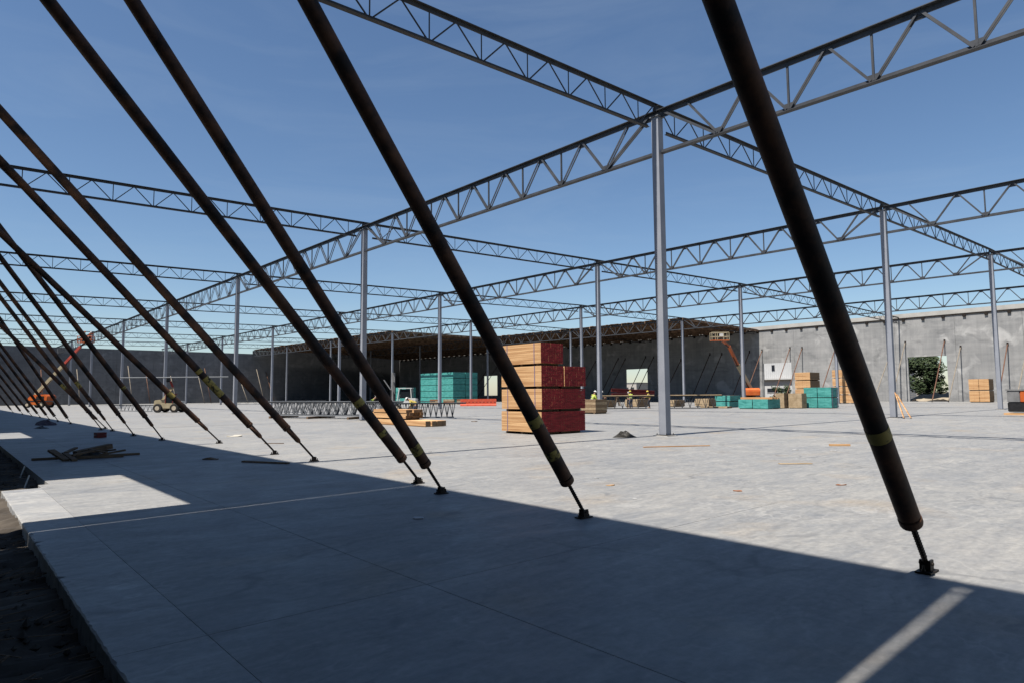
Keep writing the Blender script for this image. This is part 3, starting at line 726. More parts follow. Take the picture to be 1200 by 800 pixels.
# ------------------------------------------------------------------ joists stacked on the floor
def floor_joist(lab, P0, P1, h, mc, mw, topboard=None, grp='joists set down on the floor', n=14):
    P0 = Vector(P0); P1 = Vector(P1); L = (P1-P0).length; rz = math.atan2(P1.y-P0.y, P1.x-P0.x)
    t = thing('open_web_joist', lab, 'joist', (P0.x, P0.y, P0.z), rz, grp)
    k = MB(); k.extrude(dbl_angle(.16, .1, .018), (0, 0, h), (L, 0, h)); k.build('top_chord', mc, t)
    k = MB(); k.extrude(dbl_angle(.14, .08, .016, -1), (.8, 0, .02), (L-.8, 0, .02)); k.build('bottom_chord', mc, t)
    w = MB()
    for q in range(n):
        xb = .9+(L-1.8)*q/(n-1); d = (L-1.8)/(n-1)/2
        for s_ in (-1, 1): w.tube((xb, 0, .08), (xb+s_*d*.94, 0, h-.07), .028, 6)
        w.tube((xb, 0, .08), (xb, 0, h-.07), .02, 6)
    w.build('web_members', mw, t, kind='stuff')
    if topboard:
        k = MB(); k.box(.1, -.16, h+.003, L-.1, .16, h+.08); k.build('top_board', topboard, t)
    return t
for q in range(5):
    o_ = q*.42
    floor_joist('grey joist standing in the left floor stack, %s from the front' % ORD[q], (-2.0+o_*.55+random.uniform(-.3, .3), 32.6+o_*.8, .15), (2.3+o_*.55, 21.4+o_*.8, .15), 1.0, 'steel', 'steel', None, 'joists in the left floor stack')
k = None
for q, f_ in enumerate((.1, .4, .7, .93)):
    k = MB(); k.box(-1.5, -.07, 0, 1.5, .07, .145); o = k.build('sleeper_timber', 'oldwood'); o.location = (-1.4+4.2*f_, 33.0-11*f_, .002); o.rotation_euler = (0, 0, .5)
    tag(o, 'short grey timber sleeper under the left joist stack, %s from the left' % ORD[q], 'timber', 'sleepers under the left joist stack')
floor_joist('single grey joist standing beyond the timber pile, ending before the teal stack', (1.6, 24.6, .0), (6.9, 20.9, .0), 1.02, 'steel', 'girder', None)
floor_joist('dark joist with a tan board on top, workers standing around it, left half', (29.3, 30.2, 0), (33.7, 25.6, 0), 1.28, 'joist', 'joist', 'osb', n=7)
floor_joist('dark joist with a tan board on top, right of the tallest column', (33.85, 25.45, 0), (38.2, 20.9, 0), 1.28, 'joist', 'joist', 'osb', n=7)
for q in range(4):
    bundle('lumber_bundle', 'low tan board pile behind the board-topped joists, %s from the left' % ORD[q], 'lumber bundle', 37.0+q*2.9, 35.4-q*2.6+random.uniform(-.3, .3), 0, 2.0, 1.9, .75+.12*(q % 2), 4, 1, 2, 'osb', 'lumber_end', 'osb', 'low board piles behind the joists', .08, False, .1)
# far pale joists near the end wall and middle ground
floor_joist('grey joist lying far back along the shaded end wall', (22, 118, 0), (38, 108, 0), .7, 'steel', 'steel', None, n=12)
floor_joist('low grey joist on the floor left of the cream telehandler', (-4.6, 72, 0), (-2.4, 62.5, 0), .75, 'steel', 'steel', None, n=10)
floor_joist('low pale joist far behind the left floor stack', (18, 62, 0), (27, 54, 0), .8, 'steel', 'steel', None, n=10)

# dark red beams behind the workers
for q in range(5):
    k = MB(); L = 4.6
    k.extrude([(-.15, -.2), (.15, -.2), (.15, -.17), (.02, -.17), (.02, .17), (.15, .17), (.15, .2), (-.15, .2), (-.15, .17), (-.02, .17), (-.02, -.17), (-.15, -.17)], (-L/2, 0, 0), (L/2, 0, 0))
    o = k.build('steel_beam', 'darkred'); o.location = (44.2+.3*q % 1, 37.0+.35*(q % 3), 1.32+.42*(q//3)+.1*(q == 4)); o.rotation_euler = (0, .05*(1 if q > 2 else .3), -.72)
    tag(o, 'dark red steel beam in the pile behind the workers, %s' % ['lowest at front', 'lowest in the middle', 'lowest at back', 'tilted upper front', 'tilted topmost'][q], 'beam', 'dark red beams on trestles')
for q, s_ in enumerate((-1.5, 1.5)):
    k = MB(); x0, y0 = 44.3+s_*.75, 37.4-s_*.66
    for a in (-.5, .5):
        for b in (-.25, .25): k.beam((a+b*.1, b*1.3, 0), (a, b*.2, 1.02), .1, .1, (0, 1, 0))
    k.box(-.75, -.12, 1.02, .75, .12, 1.1); o = k.build('trestle', 'oldwood'); o.location = (x0, y0, 0); o.rotation_euler = (0, 0, .85)
    tag(o, '%s wooden trestle under the dark red beams' % ['left', 'right'][q], 'trestle', 'trestles')

# orange barrier segments in front of the big teal stack
for q in range(5):
    t = thing('safety_barrier', 'orange-red plastic barrier right of the big teal stack, %s from the left' % ORD[q], 'barrier', (34.3+q*.74, 57.8-q*.645, 0), -.72, 'orange-red barriers')
    k = MB(); k.extrude([(-.25, 0), (.25, 0), (.25, .12), (.1, .3), (.07, .95), (-.07, .95), (-.1, .3), (-.25, .12)], (-.48, 0, 0), (.48, 0, 0)); k.build('body', 'fencered', t)
    for s_ in (-.25, .25):
        k = MB(); k.box(s_-.12, -.115, .5, s_+.12, .115, .62); k.build('slot_rib', 'red', t)
# wooden crates at the foot of the teal stack
for q in range(4):
    t = thing('wooden_crate', 'low orange-brown crate at the foot of the big teal stack, %s from the left' % ORD[q], 'crate', (40.0+q*1.6, 73.0-q*1.45, 0), -.72, 'crates before the teal stack')
    for a in range(3):
        k = MB(); k.box(-.85, -.5, .05+a*.27, .85, .5, .29+a*.27); k.build('board', 'osb' if (a+q) % 2 else 'leafdry', t)

# ------------------------------------------------------------------ people
def skin_mesh(name, verts, edges, rad, mat, parent, sub=1, root=0):
    me = bpy.data.meshes.new(name); me.from_pydata([tuple(v) for v in verts], edges, [])
    o = bpy.data.objects.new(name, me); COL.objects.link(o)
    sm = o.modifiers.new('skin', 'SKIN'); sm.use_smooth_shade = True
    for i, d in enumerate(me.skin_vertices[0].data):
        r = rad[i]; d.radius = (r, r) if not isinstance(r, tuple) else r; d.use_root = (i == root)
    ss = o.modifiers.new('sub', 'SUBSURF'); ss.levels = sub; ss.render_levels = sub
    dg = bpy.context.evaluated_depsgraph_get(); ev = o.evaluated_get(dg)
    nm = bpy.data.meshes.new_from_object(ev); bpy.data.objects.remove(o)
    nm.name = name; nm.materials.clear(); nm.materials.append(M[mat]); nm.shade_smooth()
    o = bpy.data.objects.new(name, nm); COL.objects.link(o); o.parent = parent
    return o
def person(lab, loc, rz, bend=0.0, shirt='hivis', pants='denim', hat='white', arms='down', crouch=0.0, grp='construction workers', s=1.0):
    t = thing('person', lab, 'person', loc, rz, grp); t.scale = (s, s, s)
    hz = .95-.45*crouch
    pel = Vector((-.12*crouch-.1*bend, 0, hz))
    def up(x, y, z):      # upper body point (relative to pelvis, z up) bent forward
        c, s_ = math.cos(bend), math.sin(bend); return pel+Vector((x*c+z*s_, y, -x*s_+z*c))
    ch, nk, hd, ht = up(.01, 0, .33), up(0, 0, .55), up(.03, 0, .66), up(.03, 0, .80)
    V = [pel, up(0, 0, .15), ch, nk, hd, ht]; E = [(0, 1), (1, 2), (2, 3), (3, 4), (4, 5)]; Rd = [.15, .13, .155, .06, .085, .08]
    hands = []; armidx = []
    for sd_ in (-1, 1):
        sh = up(0, sd_*.19, .47)
        if arms == 'down': el = up(-.03, sd_*.25, .2); wr = up(.08, sd_*.26, -.03)
        elif arms == 'fwd': el = up(.16, sd_*.26, .26); wr = up(.40, sd_*.2, .22)
        elif arms == 'up': el = up(.2, sd_*.28, .5); wr = up(.35, sd_*.2, .72)
        else: el = up(.12, sd_*.26, .2) if sd_ > 0 else up(-.03, sd_*.25, .2); wr = up(.36, sd_*.16, .14) if sd_ > 0 else up(.08, sd_*.26, -.03)
        b = len(V); V += [sh, el, wr]; E += [(2, b), (b, b+1), (b+1, b+2)]; Rd += [.065, .048, .034]; armidx.append(b)
        pd = (wr-el).normalized(); pm_ = wr+pd*.07; V.append(pm_); E.append((b+2, b+3)); Rd.append((.042, .022)); hands.append((pm_, pd, sd_))
    legs = []
    for sd_ in (-1, 1):
        hp = pel+Vector((0, sd_*.1, -.05)); kn = Vector((.05+.32*crouch, sd_*.12, .5-.12*crouch)); an = Vector((-.02-.05*crouch, sd_*.13, .09)); toe = Vector((.17-.05*crouch, sd_*.15, .045))
        b = len(V); V += [hp, kn, an, toe]; E += [(0, b), (b, b+1), (b+1, b+2), (b+2, b+3)]; Rd += [.1, .065, .045, .04]; legs.append((hp, kn, an, toe))
    body = skin_mesh('body', V, E, Rd, 'skin', t)
    fm = MB()                                            # fingers and thumb
    for pm_, pd, sd_ in hands:
        sdv = pd.orthogonal().normalized(); oth = pd.cross(sdv)
        for q, ln in enumerate((.07, .08, .075, .06)):
            b0 = pm_+sdv*(q-1.5)*.019+pd*.01; m1 = b0+pd*ln*.55+oth*.008; e1 = m1+pd*ln*.4+oth*.025
            fm.tube(b0, m1, .0095, 6, .0085); fm.tube(m1, e1, .0085, 6, .006)
        b0 = pm_-pd*.03+sdv*.035; fm.tube(b0, b0+(pd+sdv*.8).normalized()*.06, .011, 6, .007)
    me = bpy.data.meshes.new('x'); bm = bmesh.new(); bm.from_mesh(body.data)
    me.from_pydata(fm.v, [], fm.f); bm.from_mesh(me); 
    # face: nose and ears
    fwd = (up(1, 0, 0)-up(0, 0, 0)).normalized(); upv = (ht-hd).normalized()
    nb = MB(); c0 = hd+upv*.06
    nb.tube(c0+fwd*.075+upv*.02, c0+fwd*.11-upv*.015, .008, 6, .016)
    for sd_ in (-1, 1): nb.tube(c0+Vector((0, sd_*.075, 0)), c0+Vector((0, sd_*.1, 0))-fwd*.01, .022, 6, .018)
    me2 = bpy.data.meshes.new('y'); me2.from_pydata(nb.v, [], nb.f); bm.from_mesh(me2); bm.to_mesh(body.data); bm.free()
    # clothes follow the body
    cv = [V[0], V[1], V[2], up(0, 0, .46)]; ce = [(0, 1), (1, 2), (2, 3)]; cr = [.17, .155, .178, .1]
    for b in armidx:
        q = len(cv); mid = V[b+1]+(V[b+2]-V[b+1])*.55
        cv += [V[b], V[b+1], mid]; ce += [(2, q), (q, q+1), (q+1, q+2)]; cr += [.085, .066, .056]
    skin_mesh('shirt', cv, ce, cr, shirt, t)
    lv_ = [pel+Vector((0, 0, .05)), pel]; le = [(0, 1)]; lr = [.165, .165]
    for hp, kn, an, toe in legs:
        q = len(lv_); lv_ += [hp, kn, an+Vector((0, 0, .03))]; le += [(1, q), (q, q+1), (q+1, q+2)]; lr += [.115, .085, .068]
    skin_mesh('trousers', lv_, le, lr, pants, t)
    for hp, kn, an, toe in legs:
        k = MB(); k.lathe(an+Vector((-.05, 0, -.05)), (toe-an)*Vector((1, 1, 0)), [(-.03, .03), (0, .052), (.12, .052), (.22, .045), (.26, .02)], 10); k.build('boot', 'oldwood', t, smooth=True)
    k = MB(); hc = hd+upv*.1
    k.lathe(hc-upv*.0, upv, [(0, .15), (.012, .15), (.012, .115), (.06, .108), (.10, .08), (.125, .035), (.13, .005)], 14); k.build('hard_hat', hat, t, smooth=True)
    if shirt in ('hivis', 'hiorange'):
        k = MB()
        n = 14
        for zz in (.12, .3):
            c = up(.005, 0, zz)
            vs = []
            axf = fwd; axs = Vector((0, 1, 0)); axu = (up(0, 0, 1)-up(0, 0, 0))
            for q in range(n):
                a = 2*math.pi*q/n
                for dz in (-.022, .022): vs.append(c+axf*math.cos(a)*.168+axs*math.sin(a)*.182+axu*dz)
            k.add(vs, [(2*q, (2*q+2) % (2*n), (2*q+3) % (2*n), 2*q+1) for q in range(n)])
        k.build('reflective_band', 'tape', t)
    return t
RW = -.72     # facing direction towards picture right (camera right axis)
person('worker in hi-vis vest and jeans standing in front of the board-topped joist', (33.3, 28.3, 0), RW+1.9, .12, 'hivis', 'denim', 'yellow', 'fwd')
person('worker in dark clothes and white hard hat behind the left joist', (31.6, 30.8, 0), RW-.6, .15, 'darkcloth', 'darkcloth', 'white', 'fwd')
person('worker in dark clothes and yellow hard hat beside the tallest column', (35.4, 27.6, 0), RW+2.8, .2, 'yellow', 'darkcloth', 'yellow', 'fwd')
person('worker in dark trousers behind the middle of the left joist', (34.6, 29.6, 0), RW+1.5, .55, 'darkcloth', 'darkcloth', 'white', 'fwd')
person('left one of two hi-vis workers behind the brown crate', (19.3, 22.2, 0), RW-1.0, .25, 'hivis', 'darkcloth', 'white', 'fwd')
person('right one of two hi-vis workers behind the brown crate', (19.9, 21.4, 0), RW+.3, .35, 'hivis', 'darkcloth', 'white', 'fwd')
person('worker in yellow shirt bending over beyond the timber pile', (4.5, 23.4, 0), RW+3.0, 1.0, 'yellow', 'denim', 'white', 'fwd', .15)
person('stooping worker in pale hi-vis behind the left joist stack', (4.9, 30.2, 0), RW+.2, .75, 'hivis', 'darkcloth', 'white', 'fwd', .2)

# ------------------------------------------------------------------ machines
def wheel(parent, c, r, w, ax=(0, 1, 0)):
    c = Vector(c); ax = Vector(ax)
    k = MB(); k.lathe(c-ax*w/2, ax, [(0, r*.55), (0, r*.9), (w*.15, r), (w*.85, r), (w, r*.9), (w, r*.55)], 18); o = k.build('wheel', 'rubber', parent, smooth=False)
    k = MB(); k.lathe(c-ax*(w/2+.01), ax, [(0, r*.2), (0, r*.5), (w+.02, r*.5), (w+.02, r*.2)], 14); k.build('rim', 'cream', o)
    return o
def boom_lift(lab, loc, rz, pts, basket, mats, workers=()):
    """pts: boom joints in world coords; basket: platform centre"""
    t = thing('boom_lift', lab, 'boom lift', loc, 0, 'orange boom lifts'); B = Vector(loc)
    rot = Matrix.Rotation(rz, 4, 'Z')
    def rb_(k, nm, mt, bv=.06):
        o = k.build(nm, mt, t); o.rotation_euler = (0, 0, rz)
        if bv: bevel(o, bv, 2)
        return o
    k = MB(); k.box(-1.5, -1.0, .45, 1.5, 1.0, .95); rb_(k, 'chassis', mats[0])
    for sx in (-1.15, 1.15):
        for sy in (-1.05, 1.05):
            w_ = wheel(t, rot @ Vector((sx, sy, .48)), .48, .36, rot @ Vector((0, 1, 0)))
    k = MB(); k.lathe((0, 0, .95), (0, 0, 1), [(0, .6), (.15, .6)], 16); k.build('slew_ring', 'black', t)
    k = MB(); k.extrude([(-2.0, 1.1), (1.2, 1.1), (1.25, 1.55), (.6, 2.05), (-1.6, 2.15), (-2.05, 1.8)], (0, -1.05, 0), (0, 1.05, 0), (0, 0, 1)); rb_(k, 'turntable', mats[0], .08)
    k = MB(); k.box(-1.5, 1.055, 1.25, -.2, 1.075, 1.85); k.box(-1.5, -1.075, 1.25, -.2, -1.055, 1.85); rb_(k, 'engine_cover', mats[1], 0)
    P_ = [Vector(p)-B for p in pts]
    for q, (a, b) in enumerate(zip(P_, P_[1:])):
        w_ = .42-.09*q
        k = MB(); k.beam(a, b, w_, w_*1.15); o = k.build('boom_section', mats[2+q], t)
        mdir = (b-a).normalized()
        k = MB(); k.beam(a+mdir*.3+Vector((0, 0, -w_*.75)), a+mdir*(b-a).length*.55+Vector((0, 0, -w_*.75)), .12, .12); k.build('lift_cylinder', 'black', t)
        k = MB(); k.tube(a-Vector((.3, 0, 0)), a+Vector((.3, 0, 0)), w_*.6, 10); k.build('pivot', mats[1], t)
    c = Vector(basket)-B
    k = MB(); k.box(-1.15, -.45, 0, 1.15, .45, .09); o = k.build('platform_floor', mats[0], t); o.location = c; o.rotation_euler = (0, 0, -.72)
    k = MB()
    for z in (.5, 1.05):
        for y in (-.43, .43): k.tube((-1.12, y, z), (1.12, y, z), .045, 6)
        for x in (-1.12, 1.12): k.tube((x, -.43, z), (x, .43, z), .03, 6)
    for x in (-1.12, -.4, .4, 1.12):
        for y in (-.43, .43): k.tube((x, y, .09), (x, y, 1.07), .045, 6)
    o = k.build('guard_rail', mats[-1], t); o.location = c; o.rotation_euler = (0, 0, -.72)
    k = MB(); k.box(.1, .1, .55, .6, .4, .95); o = k.build('control_box', 'white', t); o.location = c; o.rotation_euler = (0, 0, -.72)
    k = MB(); k.beam(P_[-1], c+Vector((0, 0, .1)), .16, .2); k.build('jib_mount', mats[1], t)
    return t
boom_lift('orange boom lift at the far left with its boom raised to the girder', (-7.3, 117.6, 0), 2.4, [(-7.9, 117.9, 2.0), (-4.5, 114.9, 7.0), (-2.6, 113.0, 9.9)], (-2.0, 112.2, 10.45), ['orange', 'black', 'boomtan', 'red', 'orange'])
boom_lift('orange boom lift at the shaded wall with an empty raised basket', (66.4, 33.6, 0), .6, [(66.4, 33.6, 2.0), (63.6, 33.8, 5.3), (60.6, 33.3, 7.7), (58.6, 33.0, 8.35)], (57.2, 32.6, 8.25), ['orange', 'black', 'boomtan', 'orange', 'orange', 'boomtan'])
person('worker in hi-vis yellow in the raised far left basket', (-2.4, 112.2, 10.54), RW+1.2, .35, 'hivis', 'darkcloth', 'hiorange', 'fwd')
person('worker in orange vest in the raised far left basket', (-1.55, 111.9, 10.54), RW-.4, .45, 'hiorange', 'darkcloth', 'white', 'up')
person('worker in hi-vis standing on the brown roof behind the teal stack', (55.5, 94.3, 13.35), RW, .2, 'hivis', 'darkcloth', 'yellow', 'down')

def telehandler():
    t = thing('telehandler', 'cream and orange telehandler lifting a long pipe at the left column row', 'telehandler', (-2.0, 58.6, 0), 0); t.scale = (.76, .76, .76)
    rz = RW
    def fin(k, nm, mt, bv=.05):
        o = k.build(nm, mt, t); o.rotation_euler = (0, 0, rz)
        if bv: bevel(o, bv, 2)
        return o
    fin(MB().extrude([(-1.6, .5), (1.5, .5), (1.6, .9), (.9, 1.2), (-.6, 1.25), (-.8, 1.7), (-1.65, 1.6), (-1.75, .9)], (0, -.9, 0), (0, .9, 0)), 'chassis', 'boomtan', .06)
    k = MB()
    for x in (-.2, .75):
        for y in (-.85, -.15): k.beam((x, y, 1.2), (x+.05, y, 2.35), .08, .08)
    k.box(-.3, -.95, 2.35, .95, -.05, 2.45); fin(k, 'cab_frame', 'darkred', 0)
    k = MB(); k.box(-.15, -.82, 1.22, .72, -.18, 2.3); fin(k, 'cab_glass', 'glass', 0)
    rot = Matrix.Rotation(rz, 4, 'Z')
    for sx in (-1.1, 1.1):
        for sy in (-.95, .95): wheel(t, rot @ Vector((sx, sy, .58)), .58, .4, rot @ Vector((0, 1, 0)))
    k = MB(); k.beam((-1.2, .3, 1.55), (.15, .3, 3.3), .26, .28); fin(k, 'boom', 'boomtan', 0)
    k = MB(); k.beam((.15, .3, 3.3), (-.2, .3, 4.1), .18, .2); fin(k, 'boom_tip', 'red', 0)
    k = MB(); k.box(-.55, -.1, 4.0, .55, .7, 4.07); k.box(-.55, -.1, 4.07, -.48, .7, 4.7); fin(k, 'fork_carriage', 'black', 0)
    k = MB(); k.box(1.2, -.5, 1.15, 1.75, .5, 1.5); fin(k, 'tank', 'white', .05)
    return t
telehandler()
k = MB(); k.tube((-5.9, 61.7, 3.5), (2.3, 54.5, 3.5), .06, 10); tag(k.build('long_pipe', 'steel'), 'long pale pipe held level across the telehandler forks', 'pipe')

def forklift():
    t = thing('forklift', 'white forklift with a tall black mast beside the teal stack', 'forklift', (11.5, 36.1, 0), RW)
    def p_(k, nm, mt, bv=.04):
        o = k.build(nm, mt, t)
        if bv: bevel(o, bv, 2)
        return o
    p_(MB().extrude([(-.7, .35), (1.0, .35), (1.15, .6), (1.15, 1.25), (.2, 1.3), (.05, .95), (-.7, .8)], (0, -.6, 0), (0, .6, 0)), 'body', 'white', .06)
    k = MB()
    for x, x2 in ((-.55, -.35), (.75, .65)):
        for y in (-.52, .52): k.beam((x, y, .9), (x2, y, 2.1), .07, .07)
    k.box(-.45, -.56, 2.1, .75, .56, 2.17); p_(k, 'overhead_guard', 'white', 0)
    k = MB(); k.box(-.3, -.46, 1.3, .62, .46, 2.05); p_(k, 'cab_glass', 'glass', 0)
    k = MB()
    for y in (-.4, .4): k.box(-1.05, y-.07, .1, -.9, y+.07, 3.5)
    for z in (.5, 1.6, 2.6, 3.42): k.box(-1.03, -.34, z, -.94, .34, z+.1)
    p_(k, 'mast', 'grey', 0)
    k = MB(); k.box(-1.14, -.5, 1.2, -1.06, .5, 2.0); p_(k, 'carriage', 'black', 0)
    for y in (-.3, .3):
        k = MB(); k.box(-2.3, y-.06, 1.2, -1.145, y+.06, 1.26); p_(k, 'fork', 'iron', 0)
    k = MB(); k.beam((-1.2, .45, 1.9), (-1.9, .45, 2.9), .3, .05); p_(k, 'load_backrest', 'grey', 0)
    for x, r_ in ((-.55, .38), (.75, .32)):
        for y in (-.6, .6): wheel(t, (x, y, r_), r_, .24)
    return t
forklift()

# trash bin at the right edge
t = thing('waste_bin', 'grey and orange bin with black base on a pallet at the right picture edge', 'bin', (31.2, -4.6, 0), -.05)
k = MB(); k.box(-.9, -1.3, 0, .9, 1.3, .12, 'lumber'); k.build('pallet', None, t)
k = MB(); k.extrude([(-.78, .2), (.78, .2), (.8, .78), (-.8, .78)], (0, 1.1, 0), (0, -1.1, 0)); bevel(k.build('base', 'black', t), .04, 2)
k = MB(); k.extrude([(-.8, .785), (.8, .785), (.82, 1.5), (-.82, 1.5)], (0, 1.1, 0), (0, .45, 0)); bevel(k.build('side_panel', 'grey', t), .03, 2)
k = MB(); k.extrude([(-.8, .785), (.8, .785), (.82, 1.5), (-.82, 1.5)], (0, .44, 0), (0, -1.1, 0)); bevel(k.build('tank', 'orange', t), .04, 2)
k = MB(); k.box(-.86, -1.14, 1.505, .86, 1.14, 1.58); k.build('lid', 'grey', t)

# ------------------------------------------------------------------ debris
def blob(name, lab, cat, loc, rx, ry, h, mat, seed, n=12, rz=0):
    rnd = random.Random(seed); k = MB(); vs = [(0, 0, h*rnd.uniform(.8, 1.1))]; fs = []
    rings = 4
    for q in range(1, rings+1):
        for a in range(n):
            th = 2*math.pi*a/n; f = q/rings*rnd.uniform(.85, 1.12)
            vs.append((rx*f*math.cos(th), ry*f*math.sin(th), max(0, h*(1-(q/rings)**1.6)*rnd.uniform(.5, 1.25)) if q < rings else -.003))
    for a in range(n): fs.append((0, 1+a, 1+(a+1) % n))
    for q in range(rings-1):
        for a in range(n): b = 1+q*n; fs.append((b+a, b+n+a, b+n+(a+1) % n, b+(a+1) % n))
    k.add(vs, fs); o = k.build(name, mat); o.location = (*loc, .004); o.rotation_euler = (0, 0, rz)
    return tag(o, lab, cat)
blob('crumpled_tarp', 'black crumpled tarp on the floor left of the tallest column', 'tarp', (-1.6, .55), .42, .2, .22, 'tarp', 4, 14, -.7)
blob('tarp_heap', 'dark purple tarp heap on the shaded floor at far left', 'tarp', (-14.9, 31.5), .55, 1.3, .3, 'purple', 9, 14)
blob('tarp_heap', 'low black tarp heap lying nearer than the purple one at far left', 'tarp', (-15.6, 26.5), .3, .8, .12, 'tarp', 12, 14)
def plank(lab, a, b, w, h, mat='oldwood', z=.004, grp=None, name='plank'):
    k = MB(); k.beam((a[0], a[1], z+h/2), (b[0], b[1], (b[2] if len(b) > 2 else z)+h/2), w, h); return tag(k.build(name, mat), lab, 'plank', grp)
gd = 'old wood in the shaded debris pile'
plank('long grey plank lying crosswise in the shaded debris pile', (-17.75, 5.62), (-15.45, 5.50), .14, .05, grp=gd)
plank('thick short timber tilted on top of the shaded debris pile', (-16.9, 5.35, 0), (-16.1, 5.6, .2), .22, .12, grp=gd, z=.07)
plank('broken board standing at the left of the shaded debris pile', (-17.15, 4.75), (-17.4, 5.3, .22), .16, .05, grp=gd)
plank('second broken board leaning across the shaded debris pile', (-17.0, 4.6), (-17.1, 5.5, .12), .12, .05, grp=gd)
plank('dark batten in front of the shaded debris pile', (-16.9, 5.2), (-15.9, 5.05), .1, .07, grp=gd)
for q_, (px_, py_, ang_, ln_, hz_) in enumerate(((-16.75, 5.1, .4, .55, .1), (-16.3, 5.75, -.3, .7, .06), (-16.95, 5.65, 1.0, .5, .14), (-16.45, 5.15, 2.4, .45, .12), (-16.1, 5.35, .1, .6, .05))):
    plank('splintered offcut in the shaded debris pile, %s from the front' % ORD[q_], (px_-ln_/2*math.cos(ang_), py_-ln_/2*math.sin(ang_), 0), (px_+ln_/2*math.cos(ang_), py_+ln_/2*math.sin(ang_), hz_+.08), .09, .04, grp=gd, z=hz_)
blob('rag_heap', 'dark rag heap in the middle of the shaded debris pile', 'rags', (-16.6, 5.4), .45, .3, .16, 'tarp', 21)
plank('thin weathered board on the shadow edge left of centre', (-14.15, 1.45), (-13.55, .3), .1, .03)
plank('long thin tan board flat on the sunny floor right of the dark tarp', (-4.6, -2.6), (-2.9, -3.62), .07, .02, 'lumber')
plank('tan wood block on the sunny floor far right', (-.66, -6.0), (-.3, -6.4), .1, .05, 'lumber')
plank('thin pale stick lying on the sunny floor beside two braces', (-11.6, 7.0), (-11.15, 6.55), .03, .02, 'oldwood')
plank('flat faded board lying on the sunny floor before the right braces', (-6.1, -7.3), (-5.6, -7.75), .12, .012, 'osb')
t = thing('small_box', 'small red wooden box on the shaded floor beside the brace feet', 'box', (-14.85, 15.0, 0), .3)
for q in range(2):
    k = MB(); k.box(-.17, -.13, .01+q*.1, .17, .13, .1+q*.1); k.build('board', 'darkred', t)
def scrap(name, lab, loc, s_, mat, seed, cat='scrap'):
    rnd = random.Random(seed); n = 7
    k = MB(); vs = []
    for a in range(n):
        th = 2*math.pi*a/n; r_ = s_*rnd.uniform(.5, 1.2); vs.append((r_*math.cos(th)*1.4, r_*math.sin(th)*.7, rnd.uniform(.004, s_*.35)))
    lo = [(x, y, .002) for x, y, z in vs]
    k.add(vs+lo, [tuple(range(n)), tuple(range(2*n-1, n-1, -1))]+[(a, n+a, n+(a+1) % n, (a+1) % n) for a in range(n)])
    o = k.build(name, mat); o.location = (*loc, .001); o.rotation_euler = (0, 0, -.7); return tag(o, lab, cat)
scrap('dry_leaf', 'brown dry leaf on the sunny floor, left of two', (-10.2, -8.73), .06, 'leafdry', 1, 'leaf')
scrap('dry_leaf', 'dark brown dry leaf on the sunny floor, right of two', (-8.44, -9.52), .06, 'leafdry', 2, 'leaf')
scrap('paper_scrap', 'small pale blue-white paper scrap on the shaded floor', (-15.0, -7.23), .075, 'paper', 3, 'paper')
scrap('paper_scrap', 'pale crumpled scrap on the sunny floor beside a brace foot', (-11.0, 11.6), .2, 'cord', 5, 'paper')
scrap('paper_scrap', 'white paper scrap on the sunny floor far right, nearer one', (-2.2, -6.75), .07, 'paper', 6, 'paper')
scrap('paper_scrap', 'white paper scrap on the sunny floor far right, farther one', (-2.6, -5.95), .09, 'paper', 7, 'paper')
scrap('wood_chip', 'tan wood chip on the sunny floor before the second pipe brace', (-11.1, -6.98), .06, 'lumber', 8, 'scrap')
scrap('wood_chip', 'dark wood chip on the shadowed floor near the shadow edge', (-14.5, 2.7), .16, 'oldwood', 10, 'scrap')
scrap('wood_chip', 'small dark scrap on the floor right of the timber pile', (3.2, 15.2), .15, 'oldwood', 11, 'scrap')
for q, (x, y, s_, mt) in enumerate(((-10.6, -6.2, .045, 'paper'), (-11.9, -8.1, .03, 'paper'), (-8.9, -3.4, .05, 'leafdry'), (-6.2, -9.6, .05, 'oldwood'), (-9.6, .6, .06, 'paper'), (-4.9, -7.7, .045, 'paper'))):
    scrap('floor_scrap', 'tiny %s on the sunny slab, %s' % ('white chip' if mt == 'paper' else 'brown chip', ['right of the second pipe brace foot', 'beside the second pipe brace foot', 'in the open middle of the floor', 'left of the nearest pipe brace', 'left of the red-ended stack front', 'right of the two dry leaves'][q]), (x, y), s_, mt, 40+q)
# dowels beside the slab step
for q, (x, y) in enumerate(((-18.25, 1.0), (-18.9, 1.9), (-18.15, 3.2))):
    k = MB(); k.tube((x, y, -.2), (x+.1, y+.25, .06), .014, 6); tag(k.build('steel_dowel', 'cord'), 'thin pale dowel rod standing in the dirt strip, %s' % ['at the slab corner', 'at the left edge', 'farthest back'][q], 'rod', 'dowels in the dirt strip')

